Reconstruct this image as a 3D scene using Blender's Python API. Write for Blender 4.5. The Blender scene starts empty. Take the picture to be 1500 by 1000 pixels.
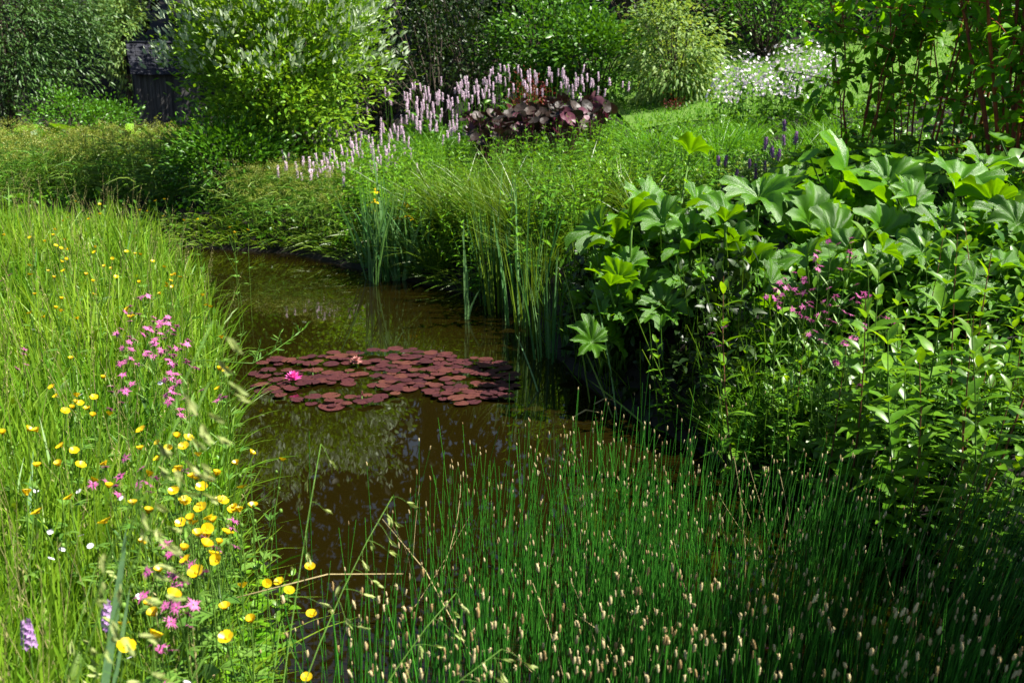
import bpy, math, random
import numpy as np
from mathutils import Vector, Matrix, Euler

R = math.radians
sc = bpy.context.scene
COL = sc.collection
rng = np.random.RandomState(7)

# ------------------------------------------------------------------ camera, sky, sun, exposure
CAM_H, PITCH, FPX = 1.65, R(15.3), 1458.0
cam = bpy.data.cameras.new('camera')
cam.sensor_width = 36.0
cam.lens = 36.0 * FPX / 1500.0
cam.clip_start = 0.05
cam.clip_end = 2000
cam.dof.use_dof = True
cam.dof.focus_distance = 4.2
cam.dof.aperture_fstop = 6.3
cam_o = bpy.data.objects.new('camera', cam)
COL.objects.link(cam_o)
cam_o.location = (0, 0, CAM_H)
cam_o.rotation_euler = (math.pi / 2 - PITCH, 0, 0)
sc.camera = cam_o

SUN_EL, SUN_AZ = R(54), R(97)          # azimuth from +Y towards +X
world = bpy.data.worlds.new('World')
sc.world = world
world.use_nodes = True
wn = world.node_tree
bg = wn.nodes['Background']
sky = wn.nodes.new('ShaderNodeTexSky')
sky.sky_type = 'NISHITA'
sky.sun_disc = False
sky.sun_elevation = SUN_EL
sky.sun_rotation = SUN_AZ
wn.links.new(sky.outputs['Color'], bg.inputs['Color'])
bg.inputs['Strength'].default_value = 0.05
sun = bpy.data.lights.new('sun', 'SUN')
sun.energy = 5.0
sun.angle = R(0.5)
sun.color = (1.0, 0.95, 0.86)
sun_o = bpy.data.objects.new('sun', sun)
COL.objects.link(sun_o)
sd = Vector((math.cos(SUN_EL) * math.sin(SUN_AZ), math.cos(SUN_EL) * math.cos(SUN_AZ), math.sin(SUN_EL)))
sun_o.rotation_euler = sd.to_track_quat('Z', 'Y').to_euler()
sun_o.location = sd * 60

vs = sc.view_settings
vs.view_transform = 'Standard'
vs.look = 'None'
vs.gamma = 1
vs.exposure = 1.42
sc.render.engine = 'CYCLES'
cy = sc.cycles
cy.max_bounces = 6
cy.diffuse_bounces = 1
cy.glossy_bounces = 3
cy.transmission_bounces = 4
cy.transparent_max_bounces = 4
cy.caustics_reflective = False
cy.caustics_refractive = False
cy.use_denoising = True

# ------------------------------------------------------------------ picture <-> place
cp, sp = math.cos(PITCH), math.sin(PITCH)
def ray(u, v):
    dx, dy = (u - 750.0) / FPX, (500.0 - v) / FPX
    return np.array((dx, cp + dy * sp, -sp + dy * cp))
def P(u, v, z=0.0):                    # where the sight line through (u, v) meets height z
    d = ray(u, v)
    t = (z - CAM_H) / d[2]
    return np.array((0, 0, CAM_H)) + d * t
def D(u, v, y):                        # ... at distance y
    d = ray(u, v)
    return np.array((0, 0, CAM_H)) + d * (y / d[1])
def proj(p):
    p = np.asarray(p, float)
    x, y, z = p[..., 0], p[..., 1], p[..., 2] - CAM_H
    f = y * cp - z * sp
    up = y * sp + z * cp
    return 750 + FPX * x / f, 500 - FPX * up / f

# ------------------------------------------------------------------ the lie of the land
POND = np.array([(-0.55, 1.45), (-0.78, 2.1), (-1.02, 3.0), (-1.32, 4.2), (-1.75, 5.6), (-2.35, 7.2), (-3.1, 8.4),
                 (-4.6, 9.0), (-5.6, 9.9), (-4.3, 10.1), (-3.1, 9.5), (-1.95, 9.15), (-1.0, 8.15), (-0.3, 7.4), (0.05, 6.75), (0.28, 5.6),
                 (0.5, 4.85), (0.72, 4.4), (1.0, 3.8), (1.4, 3.3), (1.9, 2.85), (2.3, 2.3), (2.2, 1.5), (1.0, 1.2)])
def pond_dist(x, y):
    x = np.asarray(x, float); y = np.asarray(y, float)
    best = np.full(x.shape, 1e9); inside = np.zeros(x.shape, bool)
    n = len(POND)
    for i in range(n):
        ax, ay = POND[i]; bx, by = POND[(i + 1) % n]
        ex, ey = bx - ax, by - ay
        t = np.clip(((x - ax) * ex + (y - ay) * ey) / (ex * ex + ey * ey), 0, 1)
        best = np.minimum(best, np.hypot(x - ax - t * ex, y - ay - t * ey))
        c = ((ay > y) != (by > y)) & (x < (bx - ax) * (y - ay) / ((by - ay) if by != ay else 1e-9) + ax)
        inside ^= c
    return np.where(inside, -best, best)
def sstep(a, b, x):
    t = np.clip((np.asarray(x, float) - a) / (b - a), 0, 1)
    return t * t * (3 - 2 * t)
def ground(x, y):
    x = np.asarray(x, float); y = np.asarray(y, float)
    d = pond_dist(x, y)
    z = np.where(d < 0, np.maximum(-0.6, d * 0.7), 0.2 * sstep(0, 0.45, d) + 0.02 * sstep(0, .1, d))
    z = z + np.where(d > 0, .22 * sstep(0, .22, d) * sstep(-.6, .3, x) * sstep(4.2, 4.6, y) * sstep(8.5, 7.5, y), 0)
    f = sstep(-4.5, 2.5, x)
    rise = 0.1 * np.clip(y - 7.0, 0, 14) * f + 0.11 * np.clip(x - .4, 0, 14) * sstep(0.2, 2.0, d) * sstep(2.0, 4.0, y)
    hill = 0.3 * np.clip(y - 27, 0, 60) * sstep(27, 34, y)
    und = 0.03 * np.sin(x * 1.7 + y * .6) * np.cos(y * 1.3 - x * .4) * sstep(0.1, 1.0, d)
    return z + rise + hill + und
def g1(x, y):
    return float(ground(np.array([x]), np.array([y]))[0])
def on_ground(u, v, it=6):             # the sight line's meeting with the ground, for footing things
    d = ray(u, v)
    t = 2.0
    for k in range(4000):
        p = np.array((0, 0, CAM_H)) + d * t
        if p[2] < max(0.0, g1(p[0], p[1])): break
        t += 0.02 + t * 0.004
    return p

# ------------------------------------------------------------------ mesh building
class MB:
    def __init__(s):
        s.v = []; s.fi = []; s.fs = []; s.t = []; s.n = 0
    def add(s, V, faces, tint=None):
        V = np.asarray(V, float).reshape(-1, 3)
        for F in faces:
            F = np.asarray(F, int)
            if F.size == 0: continue
            s.fi.append((F + s.n).ravel()); s.fs.append(np.full(F.shape[0], F.shape[1]))
        s.v.append(V)
        s.t.append(np.full(len(V), .5) if tint is None else np.broadcast_to(np.asarray(tint, float), (len(V),)))
        s.n += len(V)
        return s
    def mesh(s, name, mats, smooth=True):
        me = bpy.data.meshes.new(name)
        V = np.concatenate(s.v); fi = np.concatenate(s.fi); fs = np.concatenate(s.fs)
        me.vertices.add(len(V)); me.vertices.foreach_set('co', V.ravel())
        me.loops.add(len(fi)); me.loops.foreach_set('vertex_index', fi.astype(np.int32))
        me.polygons.add(len(fs))
        st = np.zeros(len(fs), np.int32); st[1:] = np.cumsum(fs)[:-1]
        me.polygons.foreach_set('loop_start', st)
        a = me.attributes.new('tint', 'FLOAT', 'POINT')
        a.data.foreach_set('value', np.concatenate(s.t).astype(np.float32))
        me.materials.append(mats)
        me.update(calc_edges=True)
        me.validate()
        me.polygons.foreach_set('use_smooth', np.full(len(me.polygons), bool(smooth)))
        return me
    def build(s, name, mat, parent=None, smooth=True):
        o = bpy.data.objects.new(name, s.mesh(name, mat, smooth))
        COL.objects.link(o)
        if parent is not None: o.parent = parent
        return o

def nrm(a):
    return a / np.maximum(np.linalg.norm(a, axis=-1, keepdims=True), 1e-9)
def rdir(n, up=0.0, r=None):
    r = r or rng
    a = r.normal(size=(n, 3)); a = nrm(a); a[:, 2] += up
    return nrm(a)
def strip(ss, ws, mid=False, lift=0.0):
    """leaf template: rows at ss with half widths ws; with a raised-edge midrib when mid"""
    V = []; F3 = []; F4 = []
    rows = []
    for s_, w in zip(ss, ws):
        if w <= 0:
            rows.append([len(V)]); V.append((s_, 0, 0))
        elif mid:
            i = len(V); V += [(s_, -w, lift * w), (s_, 0, 0), (s_, w, lift * w)]; rows.append([i, i + 1, i + 2])
        else:
            i = len(V); V += [(s_, -w, 0), (s_, w, 0)]; rows.append([i, i + 1])
    for a, b in zip(rows, rows[1:]):
        if len(a) == 1:
            for i in range(len(b) - 1): F3.append((a[0], b[i + 1], b[i]))
        elif len(b) == 1:
            for i in range(len(a) - 1): F3.append((a[i], a[i + 1], b[0]))
        else:
            for i in range(len(a) - 1): F4.append((a[i], a[i + 1], b[i + 1], b[i]))
    return np.array(V, float), [np.array(F3, int).reshape(-1, 3), np.array(F4, int).reshape(-1, 4)]
T_TINY = strip([0, .45, 1], [0, .5, 0], True, .35)
T_LANCE = strip([0, .12, .38, .7, 1], [0, .3, .5, .33, 0], True, .3)
T_OVATE = strip([0, .14, .42, .74, 1], [0, .38, .5, .34, 0], True, .25)
T_BLADE = strip([0, .3, .6, .85, 1], [.35, .5, .42, .24, 0])
T_BLADE3 = strip([0, .5, 1], [.4, .5, 0])
T_SWORD = strip([0, .25, .55, .85, 1], [.42, .5, .45, .25, 0], True, .25)
T_PETAL = strip([0, .3, .7, .95, 1], [.1, .34, .5, .36, .12], True, .2)

def leaves(mb, Pb, A, N, L, W, tpl, bend=None, tint=None):
    Pb = np.asarray(Pb, float); n = len(Pb)
    if n == 0: return
    V, F = tpl; k = len(V)
    A = nrm(np.broadcast_to(A, (n, 3)).astype(float)); N = np.broadcast_to(N, (n, 3)).astype(float)
    S = np.cross(A, N); bad = np.linalg.norm(S, axis=1) < 1e-4
    S[bad] = np.cross(A[bad], np.array((.3, .5, .8)))
    S = nrm(S); N = np.cross(S, A)
    L = np.broadcast_to(L, (n,)).astype(float)[:, None, None]; W = np.broadcast_to(W, (n,)).astype(float)[:, None, None]
    s = V[None, :, 0:1]; t = V[None, :, 1:2]; h = V[None, :, 2:3]
    X = Pb[:, None] + A[:, None] * s * L + S[:, None] * t * W + N[:, None] * h * W
    if bend is not None:
        X = X + np.broadcast_to(bend, (n, 3))[:, None] * (s * s) * L
    off = (np.arange(n) * k)[:, None, None]
    FF = [(f[None] + off).reshape(-1, f.shape[1]) for f in F if len(f)]
    tt = rng.rand(n) if tint is None else np.broadcast_to(tint, (n,))
    mb.add(X.reshape(-1, 3), FF, np.repeat(tt, k))
def stems(mb, P0, P1, r0, r1, bow=None, seg=3, sides=3, tint=None):
    P0 = np.asarray(P0, float).reshape(-1, 3); P1 = np.asarray(P1, float).reshape(-1, 3); n = len(P0)
    if n == 0: return
    ctl = (P0 + P1) / 2 + (0 if bow is None else np.asarray(bow, float))
    ts = np.linspace(0, 1, seg + 1)[None, :, None]
    C = (1 - ts) ** 2 * P0[:, None] + 2 * ts * (1 - ts) * ctl[:, None] + ts ** 2 * P1[:, None]
    T = nrm(P1 - P0); X = np.cross(T, np.array((.31, .17, .93))); 
    bad = np.linalg.norm(X, axis=1) < .1
    X[bad] = np.cross(T[bad], np.array((1., 0, 0)))
    X = nrm(X); Y = np.cross(T, X)
    r0 = np.broadcast_to(r0, (n,)).astype(float)[:, None]; r1 = np.broadcast_to(r1, (n,)).astype(float)[:, None]
    rr = r0 + (r1 - r0) * ts[0, :, 0][None]
    an = np.arange(sides) * 2 * math.pi / sides
    ring = X[:, None] * np.cos(an)[None, :, None] + Y[:, None] * np.sin(an)[None, :, None]
    V = C[:, :, None] + ring[:, None] * rr[:, :, None, None]
    k = (seg + 1) * sides
    F = []
    for a in range(seg):
        for b in range(sides):
            F.append((a * sides + b, a * sides + (b + 1) % sides, (a + 1) * sides + (b + 1) % sides, (a + 1) * sides + b))
    F = np.array(F)
    FF = (F[None] + (np.arange(n) * k)[:, None, None]).reshape(-1, 4)
    tt = rng.rand(n) if tint is None else np.broadcast_to(tint, (n,))
    mb.add(V.reshape(-1, 3), [FF], np.repeat(tt, k))
def bez(P0, P1, bow, t):
    c = (P0 + P1) / 2 + bow
    return (1 - t) ** 2 * P0 + 2 * t * (1 - t) * c + t * t * P1
def tube(mb, pts, rad, sides=6, tint=.5, cap=True):
    pts = np.asarray(pts, float); m = len(pts); rad = np.broadcast_to(rad, (m,))
    T = nrm(np.gradient(pts, axis=0)); ref = np.array((.21, .13, .97))
    if abs(T[0] @ nrm(ref)) > .9: ref = np.array((1., .1, 0))
    V = []
    an = np.arange(sides) * 2 * math.pi / sides
    for i in range(m):
        X = nrm(np.cross(T[i], ref)); Y = np.cross(T[i], X)
        V.append(pts[i] + rad[i] * (np.cos(an)[:, None] * X + np.sin(an)[:, None] * Y))
    F = [(a * sides + b, a * sides + (b + 1) % sides, (a + 1) * sides + (b + 1) % sides, (a + 1) * sides + b) for a in range(m - 1) for b in range(sides)]
    fs = [np.array(F)]
    if cap: fs += [np.array([tuple(range(sides))[::-1], tuple(range((m - 1) * sides, m * sides))])]
    mb.add(np.concatenate(V), fs, tint)
def ellipsoid(mb, c, ax, a, b, nu=6, nv=5, tint=.5, jit=0):
    """ax: long axis, a half length, b half width"""
    ax = nrm(np.asarray(ax, float)); X = nrm(np.cross(ax, (.3, .8, .2))); Y = np.cross(ax, X)
    V = [np.asarray(c) - ax * a]
    for i in range(1, nv):
        th = math.pi * i / nv
        for j in range(nu):
            ph = 2 * math.pi * (j + .5 * (i % 2)) / nu
            r = b * math.sin(th) * (1 + jit * rng.uniform(-1, 1))
            V.append(c - ax * a * math.cos(th) + r * (X * math.cos(ph) + Y * math.sin(ph)))
    V.append(np.asarray(c) + ax * a)
    F3 = [(0, 1 + (j + 1) % nu, 1 + j) for j in range(nu)]; F4 = []
    for i in range(nv - 2):
        for j in range(nu):
            p, q = 1 + i * nu, 1 + (i + 1) * nu
            F4.append((p + j, p + (j + 1) % nu, q + (j + 1) % nu, q + j))
    q = 1 + (nv - 2) * nu
    F3 += [(q + j, q + (j + 1) % nu, len(V) - 1) for j in range(nu)]
    mb.add(np.array(V), [np.array(F3), np.array(F4).reshape(-1, 4)], tint)
def box(mb, lo, hi, tint=.5):
    x0, y0, z0 = lo; x1, y1, z1 = hi
    V = [(x0, y0, z0), (x1, y0, z0), (x1, y1, z0), (x0, y1, z0), (x0, y0, z1), (x1, y0, z1), (x1, y1, z1), (x0, y1, z1)]
    mb.add(V, [np.array([(0, 3, 2, 1), (4, 5, 6, 7), (0, 1, 5, 4), (1, 2, 6, 5), (2, 3, 7, 6), (3, 0, 4, 7)])], tint)

# ------------------------------------------------------------------ materials
def mat_nodes(name):
    m = bpy.data.materials.new(name); m.use_nodes = True
    nt = m.node_tree
    return m, nt, nt.nodes['Principled BSDF'], nt.nodes['Material Output']
def leaf_mat(name, c0, c1, trans=.35, tcol=None, rough=.5, spec=.35, vary=.18, bump=0.0):
    m, nt, pb, out = mat_nodes(name)
    at = nt.nodes.new('ShaderNodeAttribute'); at.attribute_name = 'tint'
    oi = nt.nodes.new('ShaderNodeObjectInfo')
    mx = nt.nodes.new('ShaderNodeMix'); mx.data_type = 'RGBA'
    mx.inputs[6].default_value = (*c0, 1); mx.inputs[7].default_value = (*c1, 1)
    nt.links.new(at.outputs['Fac'], mx.inputs[0])
    hs = nt.nodes.new('ShaderNodeHueSaturation')
    mr = nt.nodes.new('ShaderNodeMapRange'); mr.inputs[3].default_value = 1 - vary; mr.inputs[4].default_value = 1 + vary
    nt.links.new(oi.outputs['Random'], mr.inputs[0]); nt.links.new(mr.outputs[0], hs.inputs['Value'])
    nt.links.new(mx.outputs[2], hs.inputs['Color'])
    # fine mottling on the leaf itself
    no = nt.nodes.new('ShaderNodeTexNoise'); no.inputs['Scale'].default_value = 60; no.inputs['Detail'].default_value = 2
    tc = nt.nodes.new('ShaderNodeTexCoord'); nt.links.new(tc.outputs['Object'], no.inputs['Vector'])
    mr2 = nt.nodes.new('ShaderNodeMapRange'); mr2.inputs[1].default_value = .3; mr2.inputs[2].default_value = .7; mr2.inputs[3].default_value = .82; mr2.inputs[4].default_value = 1.18
    nt.links.new(no.outputs['Fac'], mr2.inputs[0])
    ml = nt.nodes.new('ShaderNodeMix'); ml.data_type = 'RGBA'; ml.blend_type = 'MULTIPLY'; ml.inputs[0].default_value = 1
    nt.links.new(hs.outputs['Color'], ml.inputs[6]); nt.links.new(mr2.outputs[0], ml.inputs[7])
    col = ml.outputs[2]
    nt.links.new(col, pb.inputs['Base Color'])
    pb.inputs['Roughness'].default_value = rough
    pb.inputs['Specular IOR Level'].default_value = spec
    if trans > 0:
        tr = nt.nodes.new('ShaderNodeBsdfTranslucent')
        k = nt.nodes.new('ShaderNodeMix'); k.data_type = 'RGBA'; k.blend_type = 'MULTIPLY'; k.inputs[0].default_value = 1
        k.inputs[7].default_value = (*(tcol or (1.7, 1.5, .55)), 1)
        nt.links.new(col, k.inputs[6]); nt.links.new(k.outputs[2], tr.inputs['Color'])
        ms = nt.nodes.new('ShaderNodeMixShader'); ms.inputs[0].default_value = trans
        nt.links.new(pb.outputs[0], ms.inputs[1]); nt.links.new(tr.outputs[0], ms.inputs[2])
        nt.links.new(ms.outputs[0], out.inputs['Surface'])
    if bump > 0:
        b = nt.nodes.new('ShaderNodeBump'); b.inputs['Strength'].default_value = bump; b.inputs['Distance'].default_value = .004
        nt.links.new(no.outputs['Fac'], b.inputs['Height']); nt.links.new(b.outputs[0], pb.inputs['Normal'])
    return m
def solid_mat(name, c0, c1, scale=8, rough=.8, stretch=(1, 1, 1), bump=.3, spec=.3, detail=6):
    m, nt, pb, out = mat_nodes(name)
    tc = nt.nodes.new('ShaderNodeTexCoord'); mp = nt.nodes.new('ShaderNodeMapping'); mp.inputs['Scale'].default_value = stretch
    nt.links.new(tc.outputs['Object'], mp.inputs['Vector'])
    no = nt.nodes.new('ShaderNodeTexNoise'); no.inputs['Scale'].default_value = scale; no.inputs['Detail'].default_value = detail
    nt.links.new(mp.outputs[0], no.inputs['Vector'])
    rp = nt.nodes.new('ShaderNodeValToRGB'); rp.color_ramp.elements[0].position = .3; rp.color_ramp.elements[1].position = .7
    rp.color_ramp.elements[0].color = (*c0, 1); rp.color_ramp.elements[1].color = (*c1, 1)
    nt.links.new(no.outputs['Fac'], rp.inputs[0]); nt.links.new(rp.outputs[0], pb.inputs['Base Color'])
    pb.inputs['Roughness'].default_value = rough; pb.inputs['Specular IOR Level'].default_value = spec
    if bump:
        b = nt.nodes.new('ShaderNodeBump'); b.inputs['Strength'].default_value = bump; b.inputs['Distance'].default_value = .02
        nt.links.new(no.outputs['Fac'], b.inputs['Height']); nt.links.new(b.outputs[0], pb.inputs['Normal'])
    return m

def pad_mat():
    m, nt, pb, out = mat_nodes('lily_pad')
    tc = nt.nodes.new('ShaderNodeTexCoord'); oi = nt.nodes.new('ShaderNodeObjectInfo')
    ad = nt.nodes.new('ShaderNodeVectorMath'); ad.operation = 'ADD'
    nt.links.new(tc.outputs['Object'], ad.inputs[0]); nt.links.new(oi.outputs['Location'], ad.inputs[1])
    no = nt.nodes.new('ShaderNodeTexNoise'); no.inputs['Scale'].default_value = 8; no.inputs['Detail'].default_value = 8; no.inputs['Roughness'].default_value = .75
    nt.links.new(ad.outputs[0], no.inputs['Vector'])
    rp = nt.nodes.new('ShaderNodeValToRGB'); e = rp.color_ramp.elements
    e[0].position = .3; e[0].color = (.018, .004, .006, 1); e[1].position = .72; e[1].color = (.17, .06, .026, 1)
    k = e.new(.5); k.color = (.075, .013, .020, 1); k = e.new(.8); k.color = (.3, .2, .14, 1)
    sh = nt.nodes.new('ShaderNodeMath'); sh.operation = 'MULTIPLY_ADD'; sh.inputs[1].default_value = .2
    mm = nt.nodes.new('ShaderNodeMath'); mm.operation = 'SUBTRACT'; mm.inputs[1].default_value = .1
    nt.links.new(no.outputs['Fac'], mm.inputs[0]); nt.links.new(oi.outputs['Random'], sh.inputs[0]); nt.links.new(mm.outputs[0], sh.inputs[2])
    nt.links.new(sh.outputs[0], rp.inputs[0]); nt.links.new(rp.outputs[0], pb.inputs['Base Color'])
    pb.inputs['Roughness'].default_value = .6; pb.inputs['Specular IOR Level'].default_value = .22
    b = nt.nodes.new('ShaderNodeBump'); b.inputs['Strength'].default_value = .6; b.inputs['Distance'].default_value = .05
    nt.links.new(no.outputs['Fac'], b.inputs['Height']); nt.links.new(b.outputs[0], pb.inputs['Normal'])
    return m
M = dict(
    soil=solid_mat('soil', (.004, .003, .002), (.012, .009, .005), 5),
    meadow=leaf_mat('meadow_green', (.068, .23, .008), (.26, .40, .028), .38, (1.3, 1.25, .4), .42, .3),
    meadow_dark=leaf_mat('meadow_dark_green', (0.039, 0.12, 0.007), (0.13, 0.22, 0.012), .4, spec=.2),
    straw=leaf_mat('straw', (.26, .26, .08), (.45, .40, .17), .3, (1, 1, .8), .6, .2),
    rush=leaf_mat('rush_green', (.006, .06, .005), (.055, .24, .020), .15, None, .38, .4),
    spikelet=leaf_mat('spikelet_tan', (.30, .20, .08), (.58, .50, .27), .1, (1, 1, 1), .7, .1),
    willow=leaf_mat('willow_leaf', (.026, .085, .016), (.10, .19, .045), .2, spec=.4, rough=.42),
    silver=leaf_mat('silver_leaf', (.065, .20, .008), (.27, .45, .032), .3, spec=.4, rough=.4),
    silver_tip=leaf_mat('silver_tip', (.40, .52, .32), (.62, .72, .52), .3, (1, 1, .8)),
    shade_leaf=leaf_mat('shade_black_leaf', (.003, .012, .002), (.010, .032, .004), .08, spec=.25, rough=.5),  # near-black green: the shade inside the wood is put into the leaf colour
    dark=leaf_mat('dark_leaf', (.006, .020, .002), (.024, .055, .006), .15, spec=.3, rough=.42),  # dark foliage, lowered further to carry the shade of the tall trees
    purpletree=leaf_mat('dark_purple_leaf', (.008, .006, .006), (.03, .02, .012), .2, (1.2, .8, .6), spec=.15),
    green=leaf_mat('shrub_leaf', (0.0234, 0.1, 0.004), (0.104, 0.27, 0.014), .26, spec=.4, rough=.4),
    pale=leaf_mat('pale_leaf', (.05, .17, .015), (.34, .46, .15), .35, spec=.25),
    spruce=leaf_mat('spruce_leaf', (.05, .11, .010), (.16, .22, .02), .25, spec=.15),
    dogleaf=leaf_mat('dogwood_leaf', (.04, .17, .004), (.15, .35, .008), .48, (2.0, 1.6, .3), spec=.35, rough=.4),
    redstem=solid_mat('red_bark', (.09, .018, .010), (.34, .085, .03), 14, .5, bump=.15),
    bark=solid_mat('bark', (.03, .022, .014), (.09, .07, .05), 12, .9, (1, 1, .2)),
    clubrush=leaf_mat('clubrush_leaf', (.042, .16, .006), (.25, .27, .045), .25, spec=.3, rough=.45),
    seedhead=leaf_mat('seed_head', (.13, .15, .022), (.28, .27, .055), .3, (1.2, 1.1, .7), .7, .1),
    herb=leaf_mat('herb_leaf', (.055, .20, .005), (.19, .38, .015), .34, (1.6, 1.4, .35), spec=.4, rough=.4, vary=.32),
    herb2=leaf_mat('herb_leaf_deep', (0.03, 0.125, 0.005), (0.12, 0.28, 0.014), .3, spec=.4, rough=.4, vary=.3),
    iris=leaf_mat('iris_leaf', (.06, .18, .055), (.16, .30, .10), .3, (1.3, 1.4, .7), .4, .35),
    sedge=leaf_mat('sedge_leaf', (0.045, 0.13, 0.007), (0.18, 0.28, 0.02), .25, spec=.4, rough=.4),
    lushgrass=leaf_mat('lush_grass', (0.049, 0.19, 0.005), (0.154, 0.36, 0.012), .32, spec=.35, rough=.42),
    big=leaf_mat('big_leaf', (.020, .10, .002), (.12, .30, .008), .36, (2.7, 2.0, .2), .34, .45, bump=.6),
    lyth=leaf_mat('loosestrife_leaf', (0.042, 0.15, 0.005), (0.168, 0.34, 0.013), .4, (2.0, 1.6, .3), .38, .45),
    stalk=leaf_mat('green_stalk', (.05, .14, .015), (.13, .24, .035), .15, spec=.25),
    redstalk=leaf_mat('reddish_stalk', (.13, .05, .03), (.22, .1, .05), .1),
    plum=leaf_mat('plum_leaf', (.012, .009, .006), (.048, .030, .022), .12, (1.6, .9, 1.0), .5, .4, bump=.6),
    plumback=leaf_mat('plum_leaf_back', (.07, .013, .028), (.17, .06, .09), .3, (1.2, .8, .9), .4),
    redleaf=leaf_mat('red_maple_leaf', (.08, .010, .010), (.17, .03, .02), .3, (1.4, .8, .6)),
    yellow=leaf_mat('buttercup_petal', (.66, .44, .004), (.78, .58, .008), .25, (1.1, 1, .4), .35, .4, .06),
    ycentre=leaf_mat('buttercup_centre', (.42, .28, .005), (.5, .36, .01), 0, None, .8, .1),
    pink=leaf_mat('ragged_robin_petal', (.50, .07, .29), (.68, .20, .45), .3, (1.1, .9, 1.1), .5),
    bistort=leaf_mat('bistort_flower', (.62, .42, .57), (.90, .74, .84), .2, (1, 1, 1), .7),
    orchid=leaf_mat('orchid_flower', (.45, .22, .55), (.62, .4, .7), .2, (1, 1, 1), .6),
    candle=leaf_mat('violet_spike', (.18, .08, .22), (.38, .22, .42), .15, (1, 1, 1), .7),
    white=leaf_mat('white_petal', (.72, .68, .74), (.85, .85, .85), .25, (1, 1, 1), .6),
    lilac=leaf_mat('lilac_white_petal', (.66, .56, .66), (.82, .78, .80), .25, (1, 1, 1), .6),
    hotpink=leaf_mat('lily_petal', (.75, .03, .32), (.85, .16, .48), .3, (1, .8, 1), .4),
    fadedpink=leaf_mat('faded_lily_petal', (.30, .10, .09), (.5, .24, .2), .2, (1, 1, 1), .5),
    pad=pad_mat(),
    drygrass=leaf_mat('dry_reed', (.3, .24, .1), (.42, .34, .16), .1, (1, 1, 1), .7),
    blueblade=leaf_mat('bluish_blade', (.10, .22, .09), (.2, .36, .16), .35, (1.2, 1.3, .8), .45),
    brome=leaf_mat('brome_spikelet', (.25, .34, .08), (.45, .5, .18), .3, (1.1, 1.1, .7), .6),
    wood=solid_mat('grey_wood', (.035, .033, .032), (.11, .105, .10), 22, .85, (1, 1, .06), .4),
    slate=solid_mat('dark_roof', (.006, .007, .012), (.018, .020, .032), 9, .6, (1, 1, 1), .3),
)

# ------------------------------------------------------------------ objects
def empty(name, loc=(0, 0, 0)):
    o = bpy.data.objects.new(name, None); o.empty_display_size = .1
    COL.objects.link(o); o.location = loc
    return o
def tag(o, label=None, cat=None, group=None, kind=None):
    if label: o['label'] = label
    if cat: o['category'] = cat
    if group: o['group'] = group
    if kind: o['kind'] = kind
    return o
def dup(root):
    r = root.copy(); COL.objects.link(r)
    for ch in list(root.children):
        c = ch.copy(); COL.objects.link(c); c.parent = r
        for g in list(ch.children):
            d = g.copy(); COL.objects.link(d); d.parent = c
    return r
class Kind:
    """one kind of thing in a few variants; the first placing of a variant uses it, later ones copy it"""
    def __init__(s, protos, cat, seed=1):
        s.p = protos; s.used = [False] * len(protos); s.cat = cat; s.r = random.Random(seed); s.i = 0
    def place(s, loc, label, group=None, rz=None, scale=1.0, tilt=(0, 0), var=None):
        k = s.i % len(s.p) if var is None else var
        s.i += 1
        o = s.p[k] if not s.used[k] else dup(s.p[k])
        s.used[k] = True
        o.location = Vector([float(q) for q in loc])
        o.rotation_euler = (tilt[0], tilt[1], s.r.uniform(0, 6.283) if rz is None else rz)
        o.scale = (scale, scale, scale)
        tag(o, label, s.cat, group)
        return o
    def done(s):
        for k, u in enumerate(s.used):
            if not u:
                for c in list(s.p[k].children):
                    for g in list(c.children): bpy.data.objects.remove(g)
                    bpy.data.objects.remove(c)
                bpy.data.objects.remove(s.p[k])

# ---------------------------------------------------------------- setting: ground, water, lawn
def axis(parts):
    out = []
    for a, b, n in parts: out += list(np.linspace(a, b, n, endpoint=False))
    return np.array(out + [parts[-1][1]])
gx = axis([(-400, -60, 8), (-60, -12, 14), (-12, -5, 20), (-5, 4, 100), (4, 12, 30), (12, 60, 14), (60, 400, 8)])
gy = axis([(-200, -10, 8), (-10, 0.5, 12), (.5, 11, 110), (11, 30, 40), (30, 90, 20), (90, 500, 8)])
GX, GY = np.meshgrid(gx, gy); GZ = ground(GX, GY)
nx, ny = len(gx), len(gy)
idx = np.arange(nx * ny).reshape(ny, nx)
F = np.stack([idx[:-1, :-1], idx[:-1, 1:], idx[1:, 1:], idx[1:, :-1]], -1).reshape(-1, 4)
tag(MB().add(np.stack([GX, GY, GZ], -1).reshape(-1, 3), [F]).build('ground', M['soil']), kind='structure')

wm, nt, pb, out = mat_nodes('pond_water')
pb.inputs['Base Color'].default_value = (.0085, .0062, .0008, 1)
pb.inputs['Roughness'].default_value = .015
pb.inputs['IOR'].default_value = 1.5
tc = nt.nodes.new('ShaderNodeTexCoord')
mp = nt.nodes.new('ShaderNodeMapping'); mp.inputs['Scale'].default_value = (1, .7, 1)
n1 = nt.nodes.new('ShaderNodeTexNoise'); n1.inputs['Scale'].default_value = 5; n1.inputs['Detail'].default_value = 2
b1 = nt.nodes.new('ShaderNodeBump'); b1.inputs['Strength'].default_value = .03; b1.inputs['Distance'].default_value = .01
nt.links.new(tc.outputs['Object'], mp.inputs[0]); nt.links.new(mp.outputs[0], n1.inputs['Vector'])
nt.links.new(n1.outputs['Fac'], b1.inputs['Height']); nt.links.new(b1.outputs[0], pb.inputs['Normal'])
V = [(-8, .4, 0), (4, .4, 0), (4, 11, 0), (-8, 11, 0)]
tag(MB().add(V, [np.array([(0, 1, 2, 3)])]).build('water', wm), kind='structure')

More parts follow.
